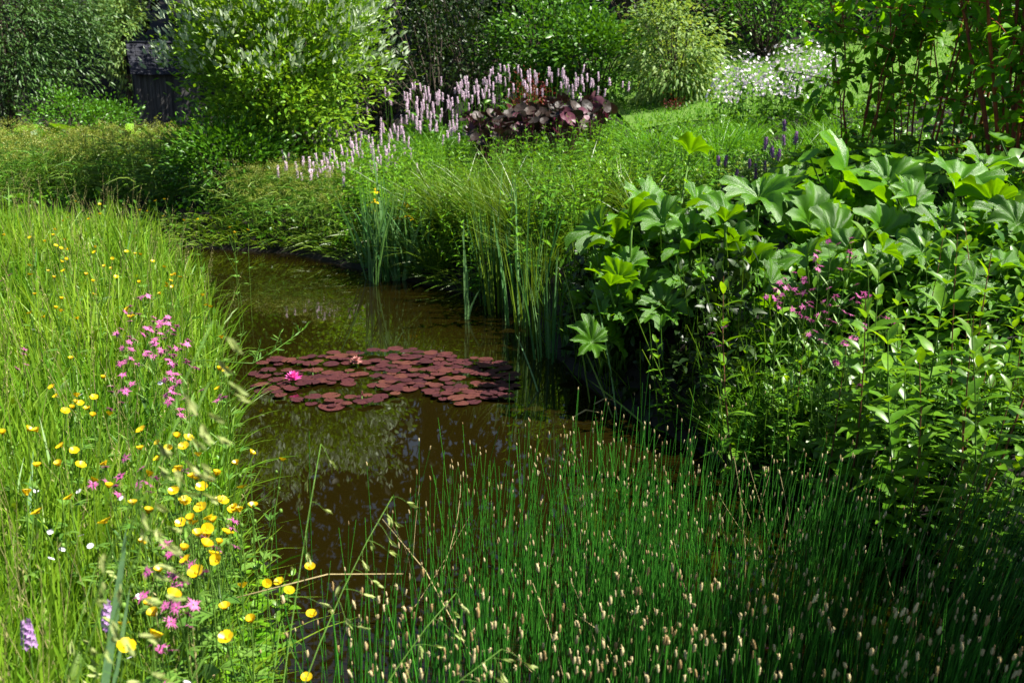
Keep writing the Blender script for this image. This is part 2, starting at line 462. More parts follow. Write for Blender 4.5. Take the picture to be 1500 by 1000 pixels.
lawn_m = solid_mat('lawn_green', (.05, .12, .012), (.12, .22, .025), 30, .9)
lx = np.linspace(1.5, 16, 50); ly = np.linspace(12.6, 22, 40)
LX, LY = np.meshgrid(lx, ly)
idx = np.arange(50 * 40).reshape(40, 50)
F = np.stack([idx[:-1, :-1], idx[:-1, 1:], idx[1:, 1:], idx[1:, :-1]], -1).reshape(-1, 4)
tag(MB().add(np.stack([LX, LY, ground(LX, LY) + .03], -1).reshape(-1, 3), [F]).build('lawn', lawn_m), kind='structure')
n = 26000
x = rng.uniform(1.6, 14, n); y = 12.7 + 6 * rng.rand(n) ** 1.3; z = ground(x, y) + .02
mb = MB(); A = rdir(n, 2.2)
leaves(mb, np.stack([x, y, z], 1), A, rdir(n), rng.uniform(.03, .07, n), .012, T_BLADE3)
tag(mb.build('lawn_grass', M['lushgrass']), 'short mown grass of the sunlit sloping lawn behind the white flowers', 'grass', kind='stuff')

# ---------------------------------------------------------------- shrubs and trees
def crown_points(n_clump, rx, ry, h, z0, r=None, shell=.55):
    r = r or rng
    d = rdir(n_clump, 0.15, r)
    rad = shell + (1 - shell) * r.rand(n_clump) ** .6
    lump = 1 + .16 * np.sin(d[:, 0] * 5 + rx) * np.cos(d[:, 2] * 4 + ry) + .12 * np.sin(d[:, 1] * 7 + 1.3)
    return d * (rad * lump)[:, None] * np.array((rx, ry, h / 2)) + np.array((0, 0, z0 + h / 2)), d
def shrub(name, base, rx, ry, h, leaf, n_clump, per, mat, label, cat='shrub', group=None, tpl=T_TINY, z0=.1, clump_r=.22, wfac=.45,
          up=.5, droop=.25, bark='bark', trunk=False, tips=None, tip_frac=0, stem_r=.02, shell=.5, taper=0.0, thing='leafy_shrub'):
    root = empty(thing, base); tag(root, label, cat, group)
    C, d = crown_points(n_clump, rx, ry, h, z0, shell=shell)
    if taper:
        k = np.clip((C[:, 2] - z0) / h, 0, 1); C[:, :2] *= (1 - taper * k)[:, None]
    n = n_clump * per
    ci = np.repeat(np.arange(n_clump), per)
    off = rng.normal(size=(n, 3)) * clump_r * np.array((1, 1, .75))
    Pb = C[ci] + off
    Pb[:, 2] = np.maximum(Pb[:, 2], .03)
    A = nrm(d[ci] * .7 + nrm(off) * .6 + rng.normal(size=(n, 3)) * .45 + np.array((0, 0, up)))
    N = nrm(rng.normal(size=(n, 3)) * .6 + np.array((0, 0, 1.)))
    L = leaf * rng.uniform(.65, 1.25, n)
    ct = rng.rand(n_clump)
    tint = np.clip(.55 * ct[ci] + .45 * rng.rand(n), 0, 1)
    mb = MB(); leaves(mb, Pb, A, N, L, L * wfac, tpl, np.array((0, 0, -droop)), tint)
    mb.build('crown', M[mat], root)
    if tips:
        sel = np.where((Pb[:, 2] > z0 + h * .45) & (rng.rand(n) < tip_frac))[0]
        mb = MB(); m = len(sel)
        q = Pb[sel] + d[ci[sel]] * clump_r * 1.2
        for k in range(4):
            leaves(mb, q + rng.normal(size=(m, 3)) * .02, nrm(A[sel] + rng.normal(size=(m, 3)) * .4 + np.array((0, 0, .8))), rdir(m), leaf * 1.1, leaf * .4, tpl)
        mb.build('leaf_tips', M[tips], root)
    mb = MB()
    k = min(n_clump, 60)
    B = np.zeros((k, 3)); B[:, :2] = rng.normal(size=(k, 2)) * rx * .06
    if trunk:
        tube(mb, [(0, 0, -.2), (.05, 0, h * .2), (0, .05, h * .5 + z0), (0, 0, z0 + h * .85)], [stem_r * 6, stem_r * 4.5, stem_r * 3, stem_r], 8)
        B[:, 2] = rng.uniform(z0, z0 + h * .7, k)
    stems(mb, B, C[:k], stem_r * rng.uniform(.6, 1, k), stem_r * .25, np.array((0, 0, h * .12)), 4, 4)
    mb.build('trunk' if trunk else 'branches', M[bark], root)
    return root
def gz(p): return (p[0], p[1], g1(p[0], p[1]))
def foot(u, y):
    x = (u - 750) / FPX * (y * cp + (CAM_H - .5) * sp)
    return (x, y, g1(x, y))

# tall trees closing the view behind (their lower crowns show; their tops mirror in the pond)
TT = [(-120, 33, 'shade_leaf', 15, 'tall dark tree behind the grey-green willow at the left edge'),
      (60, 36, 'shade_leaf', 18, 'tall dark tree between the willow and the shed'),
      (190, 34, 'spruce', 17, 'yellowish spruce with drooping tips left of the shed roof'),
      (330, 33, 'purpletree', 17, 'tall dark copper tree rising behind the shed'),
      (480, 36, 'shade_leaf', 19, 'tall dark tree behind the silver-tipped bush'),
      (620, 31, 'shade_leaf', 17, 'tall dark tree behind the black-green shrub at centre'),
      (790, 34, 'shade_leaf', 20, 'tall dark tree behind the bright green shrubs'),
      (910, 30, 'shade_leaf', 18, 'tall dark tree beside the pale variegated shrub'),
      (1060, 33, 'dark', 19, 'tall green tree behind the pale variegated shrub'),
      (1220, 30, 'dark', 17, 'tall green tree behind the white flowers'),
      (1400, 33, 'shade_leaf', 19, 'tall dark tree behind the red-stemmed shrubs'),
      (1620, 30, 'shade_leaf', 18, 'tall dark tree at the right end of the wood')]
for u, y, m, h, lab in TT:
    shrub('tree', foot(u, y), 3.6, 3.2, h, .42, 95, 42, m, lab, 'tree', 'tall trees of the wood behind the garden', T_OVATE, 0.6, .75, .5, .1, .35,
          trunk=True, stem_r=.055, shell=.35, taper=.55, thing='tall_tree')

# top-left grey-green willow, and the shrubs of the back row
shrub('w', foot(15, 20), 1.85, 1.7, 4.6, .1, 240, 105, 'willow', 'large grey-green willow with fine leaves at the upper left', 'tree', None, T_LANCE, .3, .26, .3, .3, .4, trunk=True, stem_r=.03, thing='willow_tree')
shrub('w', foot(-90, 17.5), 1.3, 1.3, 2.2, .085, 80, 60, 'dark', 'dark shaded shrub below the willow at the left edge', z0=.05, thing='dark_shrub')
shrub('w', foot(160, 21.5), .5, .5, .75, .08, 40, 60, 'green', 'low bright green bush beside the left wall of the shed', z0=.05, clump_r=.16, tpl=T_OVATE, thing='bright_bush')
shrub('w', foot(110, 19), .9, .8, .95, .07, 40, 55, 'green', 'low green bush under the right side of the willow', z0=.05, clump_r=.16, tpl=T_OVATE, thing='bright_bush')
shrub('w', foot(190, 29.5), .5, .5, 3.4, .12, 70, 60, 'pale', 'slender pale yellow-green tree just left of the shed roof', 'tree', None, T_LANCE, .3, .2, .4, -.4, .4, trunk=True, stem_r=.02, thing='pale_tree')
shrub('s', foot(420, 11.4), 1.1, .98, 2.75, .072, 250, 115, 'silver', 'big bright green bush with silvery white shoot tips behind the pond', tpl=T_LANCE, z0=.1, clump_r=.16, wfac=.42, up=.6, droop=.15,
      tips='silver_tip', tip_frac=.06, stem_r=.018, shell=.45, thing='silver_bush')
shrub('s', foot(345, 10.5), .6, .6, .8, .07, 60, 80, 'green', 'low leafy skirt of green shrub under the silver-tipped bush', tpl=T_LANCE, z0=.05, clump_r=.12, wfac=.36, stem_r=.01, thing='low_shrub')
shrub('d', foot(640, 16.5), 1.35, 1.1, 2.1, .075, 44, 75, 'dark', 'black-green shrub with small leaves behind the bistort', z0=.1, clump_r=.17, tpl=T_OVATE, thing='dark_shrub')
shrub('d', foot(555, 19), 1.3, 1.1, 2.3, .08, 60, 60, 'shade_leaf', 'dark shrub half hidden behind the silver-tipped bush', z0=.1, clump_r=.2, tpl=T_OVATE, thing='dark_shrub')
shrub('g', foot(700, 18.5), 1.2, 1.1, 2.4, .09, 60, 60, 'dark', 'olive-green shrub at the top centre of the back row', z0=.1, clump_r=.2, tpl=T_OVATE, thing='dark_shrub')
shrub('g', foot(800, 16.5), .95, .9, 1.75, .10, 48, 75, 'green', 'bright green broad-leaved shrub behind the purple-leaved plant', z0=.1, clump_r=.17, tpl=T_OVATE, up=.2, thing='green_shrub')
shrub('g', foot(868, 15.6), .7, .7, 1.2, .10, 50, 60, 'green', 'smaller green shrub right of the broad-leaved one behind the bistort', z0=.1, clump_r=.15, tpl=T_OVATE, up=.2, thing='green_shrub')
shrub('g', foot(930, 19.5), 1.0, .9, 2.4, .09, 60, 60, 'shade_leaf', 'dark shrub in the gap left of the pale variegated one', z0=.1, clump_r=.2, tpl=T_OVATE, thing='dark_shrub')
shrub('p', foot(985, 14.6), .6, .55, 1.4, .085, 42, 120, 'pale', 'pale yellow-green variegated shrub behind the lawn edge', z0=.0, clump_r=.17, tpl=T_LANCE, wfac=.4, up=.1, droop=.5, shell=.55, thing='variegated_shrub')
shrub('p', foot(1110, 18.5), 1.3, 1.1, 1.9, .085, 70, 70, 'green', 'mid-green rounded shrub behind the white flowers', z0=.1, clump_r=.2, tpl=T_OVATE, thing='green_shrub')
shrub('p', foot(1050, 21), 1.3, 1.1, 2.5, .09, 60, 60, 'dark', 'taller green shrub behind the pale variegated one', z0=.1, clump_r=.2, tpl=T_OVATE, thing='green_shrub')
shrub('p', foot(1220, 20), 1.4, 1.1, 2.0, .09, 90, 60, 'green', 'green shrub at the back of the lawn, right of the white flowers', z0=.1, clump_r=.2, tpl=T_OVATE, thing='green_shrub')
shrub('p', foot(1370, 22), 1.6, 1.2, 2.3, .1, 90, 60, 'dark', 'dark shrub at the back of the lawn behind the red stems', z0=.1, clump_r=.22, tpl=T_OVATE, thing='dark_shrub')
shrub('p', foot(1500, 20), 1.6, 1.2, 2.3, .1, 90, 60, 'green', 'green shrub at the back of the lawn at the right edge', z0=.1, clump_r=.22, tpl=T_OVATE, thing='green_shrub')
shrub('r', foot(772, 14.2), .25, .25, .4, .05, 14, 34, 'redleaf', 'small red-leaved shrub poking out above the pink bistort', z0=.35, clump_r=.1, tpl=T_LANCE, thing='red_shrub')
shrub('r', foot(985, 13.7), .12, .1, .12, .04, 7, 18, 'redleaf', 'low red-leaved plant at the foot of the variegated shrub', z0=.02, clump_r=.06, tpl=T_LANCE, stem_r=.006, thing='red_shrub')
# a bush just outside the right edge: shades the right end of the rush bed
shrub('o', (2.75, 1.75, g1(2.75, 1.75)), .65, .8, 2.9, .09, 110, 50, 'green', 'leafy shrub shading the rush bed beyond the right edge', z0=.05, clump_r=.16, tpl=T_OVATE, thing='green_shrub')

shrub('o', (2.75, 2.75, g1(2.75, 2.75)), .45, .45, 1.35, .08, 50, 50, 'green', 'lower unseen shrub added to shade the right end of the rush bed', z0=.05, clump_r=.14, tpl=T_OVATE, thing='green_shrub')  # second shrub out of view, added to deepen shade on the rushes
shrub('y', foot(372, 25), 1.2, 1.2, 5.5, .12, 110, 60, 'shade_leaf', 'black-green tree added beside the silver-tipped bush to shade the shed', 'tree', None, T_LANCE, .2, .25, .4, .3, .3, trunk=True, stem_r=.02, thing='shed_shade_tree')  # tree added to shade the shed and fill the black gap beside it
# ---------------------------------------------------------------- the shed
sx, sy, sz = foot(248, 26)
shed = tag(empty('shed', (sx, sy, sz)), 'small grey plank shed with dark pitched roof among the bushes', 'shed')
shed.rotation_euler = (0, 0, R(24))
hw, hl, hh, rh = .58, .72, 1.42, .58        # half gable width (y), half length (x), eaves, roof rise
mb = MB(); nb = 10
for sgn in (-1, 1):                         # gable ends: vertical boards cut to the roof line
    for i in range(nb):
        a = -hw + 2 * hw * i / nb + .004; b = -hw + 2 * hw * (i + 1) / nb - .004
        za = hh + rh * (1 - abs(a) / hw) - .03; zb = hh + rh * (1 - abs(b) / hw) - .03
        xo = sgn * hl + (i % 2) * .012 * sgn; xi = xo - sgn * .03
        V = [(xo, a, 0), (xo, b, 0), (xo, b, zb), (xo, a, za), (xi, a, 0), (xi, b, 0), (xi, b, zb), (xi, a, za)]
        mb.add(V, [np.array([(0, 1, 2, 3), (7, 6, 5, 4), (0, 4, 5, 1), (1, 5, 6, 2), (2, 6, 7, 3), (3, 7, 4, 0)])], rng.rand())
    n2 = 15
    for i in range(n2):
        a = -hl + .03 + 2 * (hl - .03) * i / n2 + .004; b = -hl + .03 + 2 * (hl - .03) * (i + 1) / n2 - .004
        yo = sgn * hw + (i % 2) * .012 * sgn
        box(mb, (a, min(yo, yo - sgn * .03), 0), (b, max(yo, yo - sgn * .03), hh), rng.rand())
mb.build('wall', M['wood'], shed, False)
mb = MB(); ov = .16
for sgn in (-1, 1):
    for r_ in range(7):                     # shingle courses, lapped
        t0, t1 = r_ / 7, (r_ + 1.12) / 7
        y0, z0_ = sgn * (hw + ov) * t0, hh + rh - (rh + rh * ov / hw) * t0
        y1, z1_ = sgn * (hw + ov) * t1, hh + rh - (rh + rh * ov / hw) * t1 + .012
        for c in range(9):
            xa = -hl - ov + (2 * hl + 2 * ov) * c / 9 + .004; xb = -hl - ov + (2 * hl + 2 * ov) * (c + 1) / 9 - .004
            dz = rng.uniform(0, .008)
            V = [(xa, y0, z0_ + .03 + dz), (xb, y0, z0_ + .03 + dz), (xb, y1, z1_ + .03 + dz), (xa, y1, z1_ + .03 + dz)]
            V += [(p[0], p[1], p[2] - .025) for p in V]
            mb.add(V, [np.array([(0, 1, 2, 3), (7, 6, 5, 4), (0, 4, 5, 1), (1, 5, 6, 2), (2, 6, 7, 3), (3, 7, 4, 0)])], rng.rand())
roof = mb.build('roof', M['slate'], shed, False)
mb = MB(); tube(mb, [(-hl - ov - .01, 0, hh + rh + .045), (hl + ov + .01, 0, hh + rh + .045)], .04, 6)
mb.build('ridge', M['slate'], roof)
for a in (-1, 1):
    mb = MB(); box(mb, (-hl - .045, a * hw - .05, 0), (-hl + .05, a * hw + .05, hh - .05)); mb.build('corner_post', M['wood'], shed, False)
mb = MB(); box(mb, (.1, -hw - .055, .05), (.72, -hw - .02, 1.32)); door = mb.build('door', M['wood'], shed, False)
mb = MB(); box(mb, (.16, -hw - .08, .62), (.2, -hw - .056, .74)); mb.build('handle', M['slate'], door, False)

# ---------------------------------------------------------------- builders of herbs
def herb(name, nst, h, spread, leafL, leafW, gap, mat, stem_m='stalk', tpl=T_LANCE, lean=.25, seed=0, droop=.25, top=.55, whorl=2, smin=.0):
    """a clump of leafy stems"""
    root = empty(name)
    ms, ml = MB(), MB()
    b = rng.normal(size=(nst, 2)) * spread
    for i in range(nst):
        hh_ = h * rng.uniform(.7, 1.08)
        p0 = np.array((b[i, 0], b[i, 1], -.03)); out = np.array((b[i, 0], b[i, 1], 0)) / max(spread, .01)
        p1 = p0 + np.array((0, 0, hh_)) + out * lean * hh_ * .4 + rng.normal(size=3) * np.array((.05, .05, 0)) * h
        bow = rng.normal(size=3) * .04 * h; bow[2] = 0
        stems(ms, [p0], [p1], .0035 * (h / .8) ** .5 + .001, .0015, bow, 4, 5)
        m = max(3, int(hh_ * (1 - smin) / gap))
        ts = smin + (1 - smin) * (np.arange(m) + rng.uniform(0, .4, m)) / m
        pts = np.stack([bez(p0, p1, bow, t) for t in ts])
        tw = np.arange(m) * 1.57 + rng.uniform(0, 6)
        for w in range(whorl):
            a = tw + w * 2 * math.pi / whorl + rng.normal(size=m) * .25
            el = .25 + .7 * ts ** 2 + rng.normal(size=m) * .18
            A = np.stack([np.cos(a) * np.cos(el), np.sin(a) * np.cos(el), np.sin(el)], 1)
            N = np.stack([-np.cos(a) * np.sin(el), -np.sin(a) * np.sin(el), np.cos(el)], 1) + rng.normal(size=(m, 3)) * .15
            L = leafL * (1 - top * ts ** 2.5) * rng.uniform(.8, 1.15, m)
            leaves(ml, pts, A, N, L, L * leafW / leafL, tpl, np.array((0, 0, -droop)), np.clip(.35 * ts + .5 * rng.rand(m), 0, 1))
    ms.build('stem', M[stem_m], root); ml.build('foliage', M[mat], root)
    return root
def tuft(name, n, h, w, mat, spread=.06, lean=.5, arch=.5, tpl=T_BLADE, part='blades', stiff=0):
    root = empty(name)
    mb = MB()
    a = rng.uniform(0, 6.283, n); q = rng.rand(n) ** .7
    hd = np.stack([np.cos(a), np.sin(a), np.zeros(n)], 1)
    Pb = hd * (q * spread)[:, None] + np.array((0, 0, -.02))
    A = nrm(hd * (lean * q * rng.uniform(.4, 1.2, n))[:, None] + np.array((0, 0, 1.)))
    L = h * rng.uniform(.55, 1.1, n)
    bend = hd * (arch * rng.uniform(.2, 1, n) * .6)[:, None] + np.array((0, 0, -1.)) * (arch * rng.uniform(.1, 1, n) * .55)[:, None]
    S = nrm(rng.normal(size=(n, 3)) * np.array((1, 1, .1)))
    leaves(mb, Pb, A, S, L, w * rng.uniform(.7, 1.2, n), tpl, bend)
    mb.build(part, M[mat], root)
    return root
def flower_ring(mb, c, n, L, W, up, tilt, tpl=T_PETAL, ph=0, bend=None, roll=None):
    """n petals round axis up at c; tilt = angle above the flower's plane"""
    up = nrm(np.asarray(up, float)); X = nrm(np.cross(up, (.3, .9, .1))); Y = np.cross(up, X)
    a = np.arange(n) * 2 * math.pi / n + ph
    rad = np.cos(a)[:, None] * X + np.sin(a)[:, None] * Y
    A = rad * math.cos(tilt) + up * math.sin(tilt); N = -rad * math.sin(tilt) + up * math.cos(tilt)
    leaves(mb, np.repeat(np.asarray(c, float)[None], n, 0), A, N, L, W, tpl, bend)

# ---------------------------------------------------------------- left meadow
def in_view(u, v, m=40): return (u > -m) & (u < 1500 + m) & (v > -m) & (v < 1000 + m)
mb, md, ms_ = MB(), MB(), MB()
def meadow_pts(n, y0, y1, pw):
    y = y0 + (y1 - y0) * rng.rand(n) ** pw
    edge = np.interp(y, [1.4, 2.1, 3.0, 4.2, 5.6, 7.2, 8.4, 9.5], [-.5, -.76, -1.0, -1.3, -1.73, -2.33, -3.1, -4.5])
    lim = -(750 + 60) / FPX * y * 1.06 - .7
    x = edge + .02 + (lim - edge) * rng.rand(n)
    return x, y
def grass(mb, n, y0, y1, pw, hmin, hmax, wid, arch, tpl=T_BLADE, wpow=.35):
    x, y = meadow_pts(n, y0, y1, pw)
    z = ground(x, y) - .02
    a = rng.uniform(0, 6.283, n); hd = np.stack([np.cos(a), np.sin(a), np.zeros(n)], 1)
    patch = .5 + .5 * np.sin(x * 3.1 + y * 1.7) * np.cos(y * 2.3 - x)
    L = rng.uniform(hmin, hmax, n) * (.82 + .3 * patch)
    A = nrm(hd * rng.uniform(0, .38, n)[:, None] + np.array((0, 0, 1.)))
    bend = (hd * .7 + np.array((0, 0, -.6))) * (arch * rng.rand(n) ** 1.6)[:, None]
    S = nrm(rng.normal(size=(n, 3)) * np.array((1, 1, .15)))
    W = wid * rng.uniform(.6, 1.3, n) * (y / 3.0) ** wpow
    leaves(mb, np.stack([x, y, z], 1), A, S, L, W, tpl, bend, np.clip(.5 * patch + .5 * rng.rand(n), 0, 1))
grass(mb, 21000, 1.0, 9.2, 1.5, .28, .56, .0075, .8)
grass(mb, 13000, .9, 4.0, 1.0, .22, .48, .007, .9)
grass(mb, 2600, .9, 9.0, 1.2, .3, .6, .012, .7)
tag(mb.build('meadow_grass', M['meadow']), 'tall bright yellow-green meadow grass on the left bank', 'grass', kind='stuff')
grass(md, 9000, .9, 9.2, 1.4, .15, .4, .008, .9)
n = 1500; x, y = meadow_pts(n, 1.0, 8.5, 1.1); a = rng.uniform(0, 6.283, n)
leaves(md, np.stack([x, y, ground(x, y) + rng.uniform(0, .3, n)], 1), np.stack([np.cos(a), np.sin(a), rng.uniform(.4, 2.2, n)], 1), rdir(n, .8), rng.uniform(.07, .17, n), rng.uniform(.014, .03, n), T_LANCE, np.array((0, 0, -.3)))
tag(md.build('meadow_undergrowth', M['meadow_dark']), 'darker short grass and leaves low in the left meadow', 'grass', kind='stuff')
# thin flowering grass stalks with hazy pale tops
n = 620
x, y = meadow_pts(n, 1.3, 8.6, 1.2); z = ground(x, y)
H = rng.uniform(.45, .7, n); off = rng.normal(size=(n, 2)) * .07
P0 = np.stack([x, y, z - .02], 1); P1 = P0 + np.stack([off[:, 0] * 1.5, off[:, 1] * 1.5, H], 1)
stems(ms_, P0, P1, .0011, .0006, np.stack([-off[:, 0] * .6, -off[:, 1] * .6, 0 * H], 1), 4, 3)
for k in range(9):
    t = 1 - .03 * k
    q = P0 * (1 - t) + P1 * t
    leaves(ms_, q, rdir(n, 1.5), rdir(n), rng.uniform(.008, .018, n), .003, T_TINY)
tag(ms_.build('flowering_grass', M['straw']), 'thin straw-coloured flowering grass stalks standing above the left meadow', 'grass', kind='stuff')

# buttercups
def buttercup(h, lean, nb=0, closed=False):
    root = empty('buttercup')
    top = np.array((lean[0], lean[1], h)); bow = np.array((-lean[0] * .5, -lean[1] * .5, 0))
    ms = MB(); stems(ms, [(0, 0, -.25)], [top], .0017, .0011, bow, 6, 5)
    fl = MB(); up = nrm(np.array((lean[0] * 2 + rng.normal() * .5, lean[1] * 2 - .25 + rng.normal() * .45, 1)))
    flower_ring(fl, top, 5, .0135, .0128, up, rng.uniform(.45, .95) if not closed else 1.0, T_PETAL, rng.rand() * 6)
    for b in range(nb):
        q = bez(np.array((0, 0, 0.)), top, bow, .55 + .12 * b); e = q + np.array((rng.uniform(-.07, .07), rng.uniform(-.07, .07), h * .32))
        stems(ms, [q], [e], .0012, .0008, rng.normal(size=3) * .012, 4, 4)
        ellipsoid(ms, e, (0, 0, 1), .005, .004, 6, 4, .9)
    for k in range(3):
        q = bez(np.array((0, 0, 0.)), top, bow, .3 + .2 * k); a = rng.uniform(0, 6.28)
        for j in (-.5, 0, .5):
            leaves(ms, [q], [(math.cos(a + j), math.sin(a + j), .5)], [(0, 0, 1)], .05, .009, T_LANCE, np.array((0, 0, -.3)))
    ms.build('stem', M['stalk'], root)
    f = fl.build('flower', M['yellow'], root)
    ce = MB(); ellipsoid(ce, top + up * .002, up, .0025, .0034, 8, 5, .2, .2); ce.build('flower_centre', M['ycentre'], f)
    return root, top
bp = [buttercup(.5, (rng.normal() * .05, rng.normal() * .05), k % 3, k == 5) for k in range(9)]
tops = [b[1] for b in bp]
BUT = Kind([b[0] for b in bp], 'buttercup', 3)
c1 = [(325,870),(430,882),(432,925),(385,945),(290,940),(270,955),(672,866),(710,860),(603,908),(635,912),(706,932),(793,952),(853,948),(237,990)]
c4 = [(20,45),(130,55),(235,20),(230,45),(195,72),(240,90),(262,103),(292,107),(278,65),(410,97),(408,118),(545,115),(583,125),(605,130),(657,157),(706,183),(485,147),(450,180),(480,190),(500,225),(127,175),(208,200),(232,228),(275,198),(265,160),(285,148),(370,215),(400,245),(405,300),(130,215),(150,300),(265,320),(130,380),(190,398),(260,373),(240,360),(335,405),(720,265),(735,240),(740,220),(755,215),(775,225),(745,268),(715,255),(690,298),(600,250),(550,360),(570,390),(560,400),(548,372),(890,345),(905,355),(872,305),(955,488),(943,625),(975,625),(940,705),(305,577),(443,660),(225,700),(245,740),(330,740),(325,765),(310,790),(280,805),(345,770),(375,795),(400,825),(405,745),(470,818),(118,885),(160,890),(10,900),(265,955),(320,975),(605,967),(765,915),(810,922),(725,965),(685,940),(990,12),(1010,35),(1068,22),(612,885)]
c7 = [(160,70),(255,65),(345,68),(455,62),(400,135),(467,160),(115,193),(300,208),(165,270),(572,233),(637,270),(455,313),(685,40),(640,110),(765,97),(930,108),(845,127),(870,160),(945,220),(795,235),(780,315),(905,300),(890,345),(895,375),(940,405),(830,318),(1045,162),(1090,247),(1030,265),(1000,258),(1215,45),(1080,15),(1020,60),(625,400),(805,475),(848,527),(690,520),(790,430),(920,453),(740,632),(660,810),(665,710),(650,665),(530,755),(540,850),(970,682),(1085,738),(975,808),(1045,590),(1150,577)]
K = 2.942
c5 = [(258, 640), (270, 655), (290, 668), (300, 690), (283, 700), (310, 705), (325, 735), (295, 745), (312, 765), (280, 762), (332, 782), (300, 800), (318, 822), (262, 690), (345, 745), (255, 720), (270, 735), (290, 785)]
bpx = c5 + [(a / K, b / K) for a, b in c1] + [(a / K, 330 + b / K) for a, b in c4] + [(a / K, 660 + b / K) for a, b in c7]
def b_label(u, v):
    if u > 318 and v > 600: return 'yellow buttercup leaning out over the brown water from the near bank'
    if v < 345: return 'yellow buttercup nodding against the dark far end of the pond' if u > 190 else 'yellow buttercup at the far end of the meadow before the club-rush'
    if u > 300 and v < 345: return 'yellow buttercup before the far club-rush bank'
    if v < 420: return 'yellow buttercup high in the far part of the meadow' if u < 225 else 'yellow buttercup at the meadow edge above the pink ragged robin'
    if v < 480: return 'small yellow buttercup deep in the mid meadow grass' if u < 170 else 'yellow buttercup just above the pink ragged robin'
    if v < 560: return 'yellow buttercup beside the pink ragged robin at the water edge'
    if v < 625: return 'yellow buttercup in the loose cluster below the mid meadow' if u < 165 else 'yellow buttercup just below the pink ragged robin'
    if v < 700: return 'yellow buttercup in the near meadow at the left edge' if u < 120 else 'yellow buttercup by the trailing stem at the near bank edge'
    if v < 770: return 'yellow buttercup among the small white flowers of the near meadow' if u < 210 else 'yellow buttercup in the crowd on the near bank edge'
    if v < 860: return 'yellow buttercup above the near pink ragged robin'
    return 'large near yellow buttercup at the bottom of the meadow'
brow = random.Random(5)
for i, (u, v) in enumerate(bpx):
    k = i % len(bp)
    need = brow.uniform(.42, .56)
    p = P(u, v, .2 + need)
    if u > 318 and v > 600: p = P(u, v, .55 + (.1 if u > 400 else 0))
    s = brow.uniform(.85, 1.1) * (1.28 if v > 690 else 1.12 if v > 600 else 1.0)
    rz = brow.uniform(0, 6.28)
    c, s_ = math.cos(rz), math.sin(rz); t = tops[k] * s
    base = (p[0] - (c * t[0] - s_ * t[1]), p[1] - (s_ * t[0] + c * t[1]), p[2] - t[2])
    BUT.place(base, b_label(u, v), 'buttercups of the left meadow', rz, s, (0, 0), k)
BUT.done()
# the branching buttercup leaning over the water at bottom centre
root = tag(empty('buttercup'), 'branching buttercup with several flowers on long bent stems at bottom centre', 'buttercup', 'buttercups of the left meadow')
heads = [P(454, 832, .62), P(410, 854, .6), P(423, 867, .6), P(456, 901, .55), P(449, 994, .5)]
fork = P(412, 905, .42); base_ = np.array((-.46, 1.42, .05))
ms = MB(); tube(ms, [base_, base_ * .5 + fork * .5 + np.array((-.02, 0, .02)), fork], [.0022, .002, .0016], 6)
for h_ in heads:
    stems(ms, [fork], [h_], .0014, .001, np.array((rng.normal() * .02, 0, -.02)), 5, 5)
ms.build('stem', M['stalk'], root)
for i, h_ in enumerate(heads):
    fl = MB(); flower_ring(fl, h_, 5, .0135, .0155, nrm(np.array((rng.normal() * .3, -.3, 1))), .6, T_PETAL, rng.rand() * 6)
    f = fl.build('flower', M['yellow'], root)
    ce = MB(); ellipsoid(ce, h_ + np.array((0, 0, .003)), (0, -.2, 1), .0035, .0042, 8, 5); ce.build('flower_centre', M['ycentre'], f)

# ragged robin
def ragged_robin(h, nfl):
    root = empty('ragged_robin')
    ms = MB(); top = np.array((rng.normal() * .02, rng.normal() * .02, h))
    stems(ms, [(0, 0, -.25)], [top * .82], .0018, .0013, np.array((.01, .01, 0)), 5, 5)
    pos = []
    for i in range(nfl):
        a = i * 2.4 + rng.rand(); e = top + np.array((math.cos(a), math.sin(a), 0)) * rng.uniform(.008, .04) + np.array((0, 0, rng.uniform(-.045, .03)))
        stems(ms, [top * .82], [e], .001, .0008, np.array((0, 0, .008)), 4, 4); pos.append(e)
        ellipsoid(ms, e - np.array((0, 0, .004)), (0, 0, 1), .0065, .0032, 6, 4, .1)
    for k in range(4):
        q = top * (.15 + .17 * k)
        for sgn in (0, math.pi):
            a = k * 1.57 + sgn; leaves(ms, [q], [(math.cos(a), math.sin(a), .9)], [(0, 0, 1)], .055, .009, T_LANCE)
    ms.build('stem', M['stalk'], root)
    for e in pos:
        fl = MB(); up = nrm(np.array((rng.normal() * .5, rng.normal() * .5 - .35, 1)))
        X = nrm(np.cross(up, (.3, .9, .1))); Y = np.cross(up, X)
        for pt in range(5):
            for lb, (da, ln) in enumerate([(-.42, .013), (-.14, .02), (.14, .02), (.42, .013)]):
                a = pt * 1.2566 + da * 1.15 + rng.normal() * .08
                A = (X * math.cos(a) + Y * math.sin(a)) * 1 + up * rng.uniform(.05, .4)
                leaves(fl, [e], [A], [up], ln * rng.uniform(.65, 1.05), .0028, T_BLADE3, up * -.25)
        fl.build('flower', M['pink'], root)
    return root
RR = Kind([ragged_robin(.5, k) for k in (3, 4, 5, 3, 4, 5)], 'ragged robin', 4)
rr4 = [(590,440),(610,435),(650,432),(640,470),(700,400),(720,410),(745,425),(610,520),(640,530),(670,540),(715,505),(745,500),(790,485),(775,555),(785,600),(510,635),(660,670),(715,680),(525,705),(495,740),(840,735),(830,750),(905,700),(500,530),(650,305),(55,575),(575,330),(60,240),(760,560)]
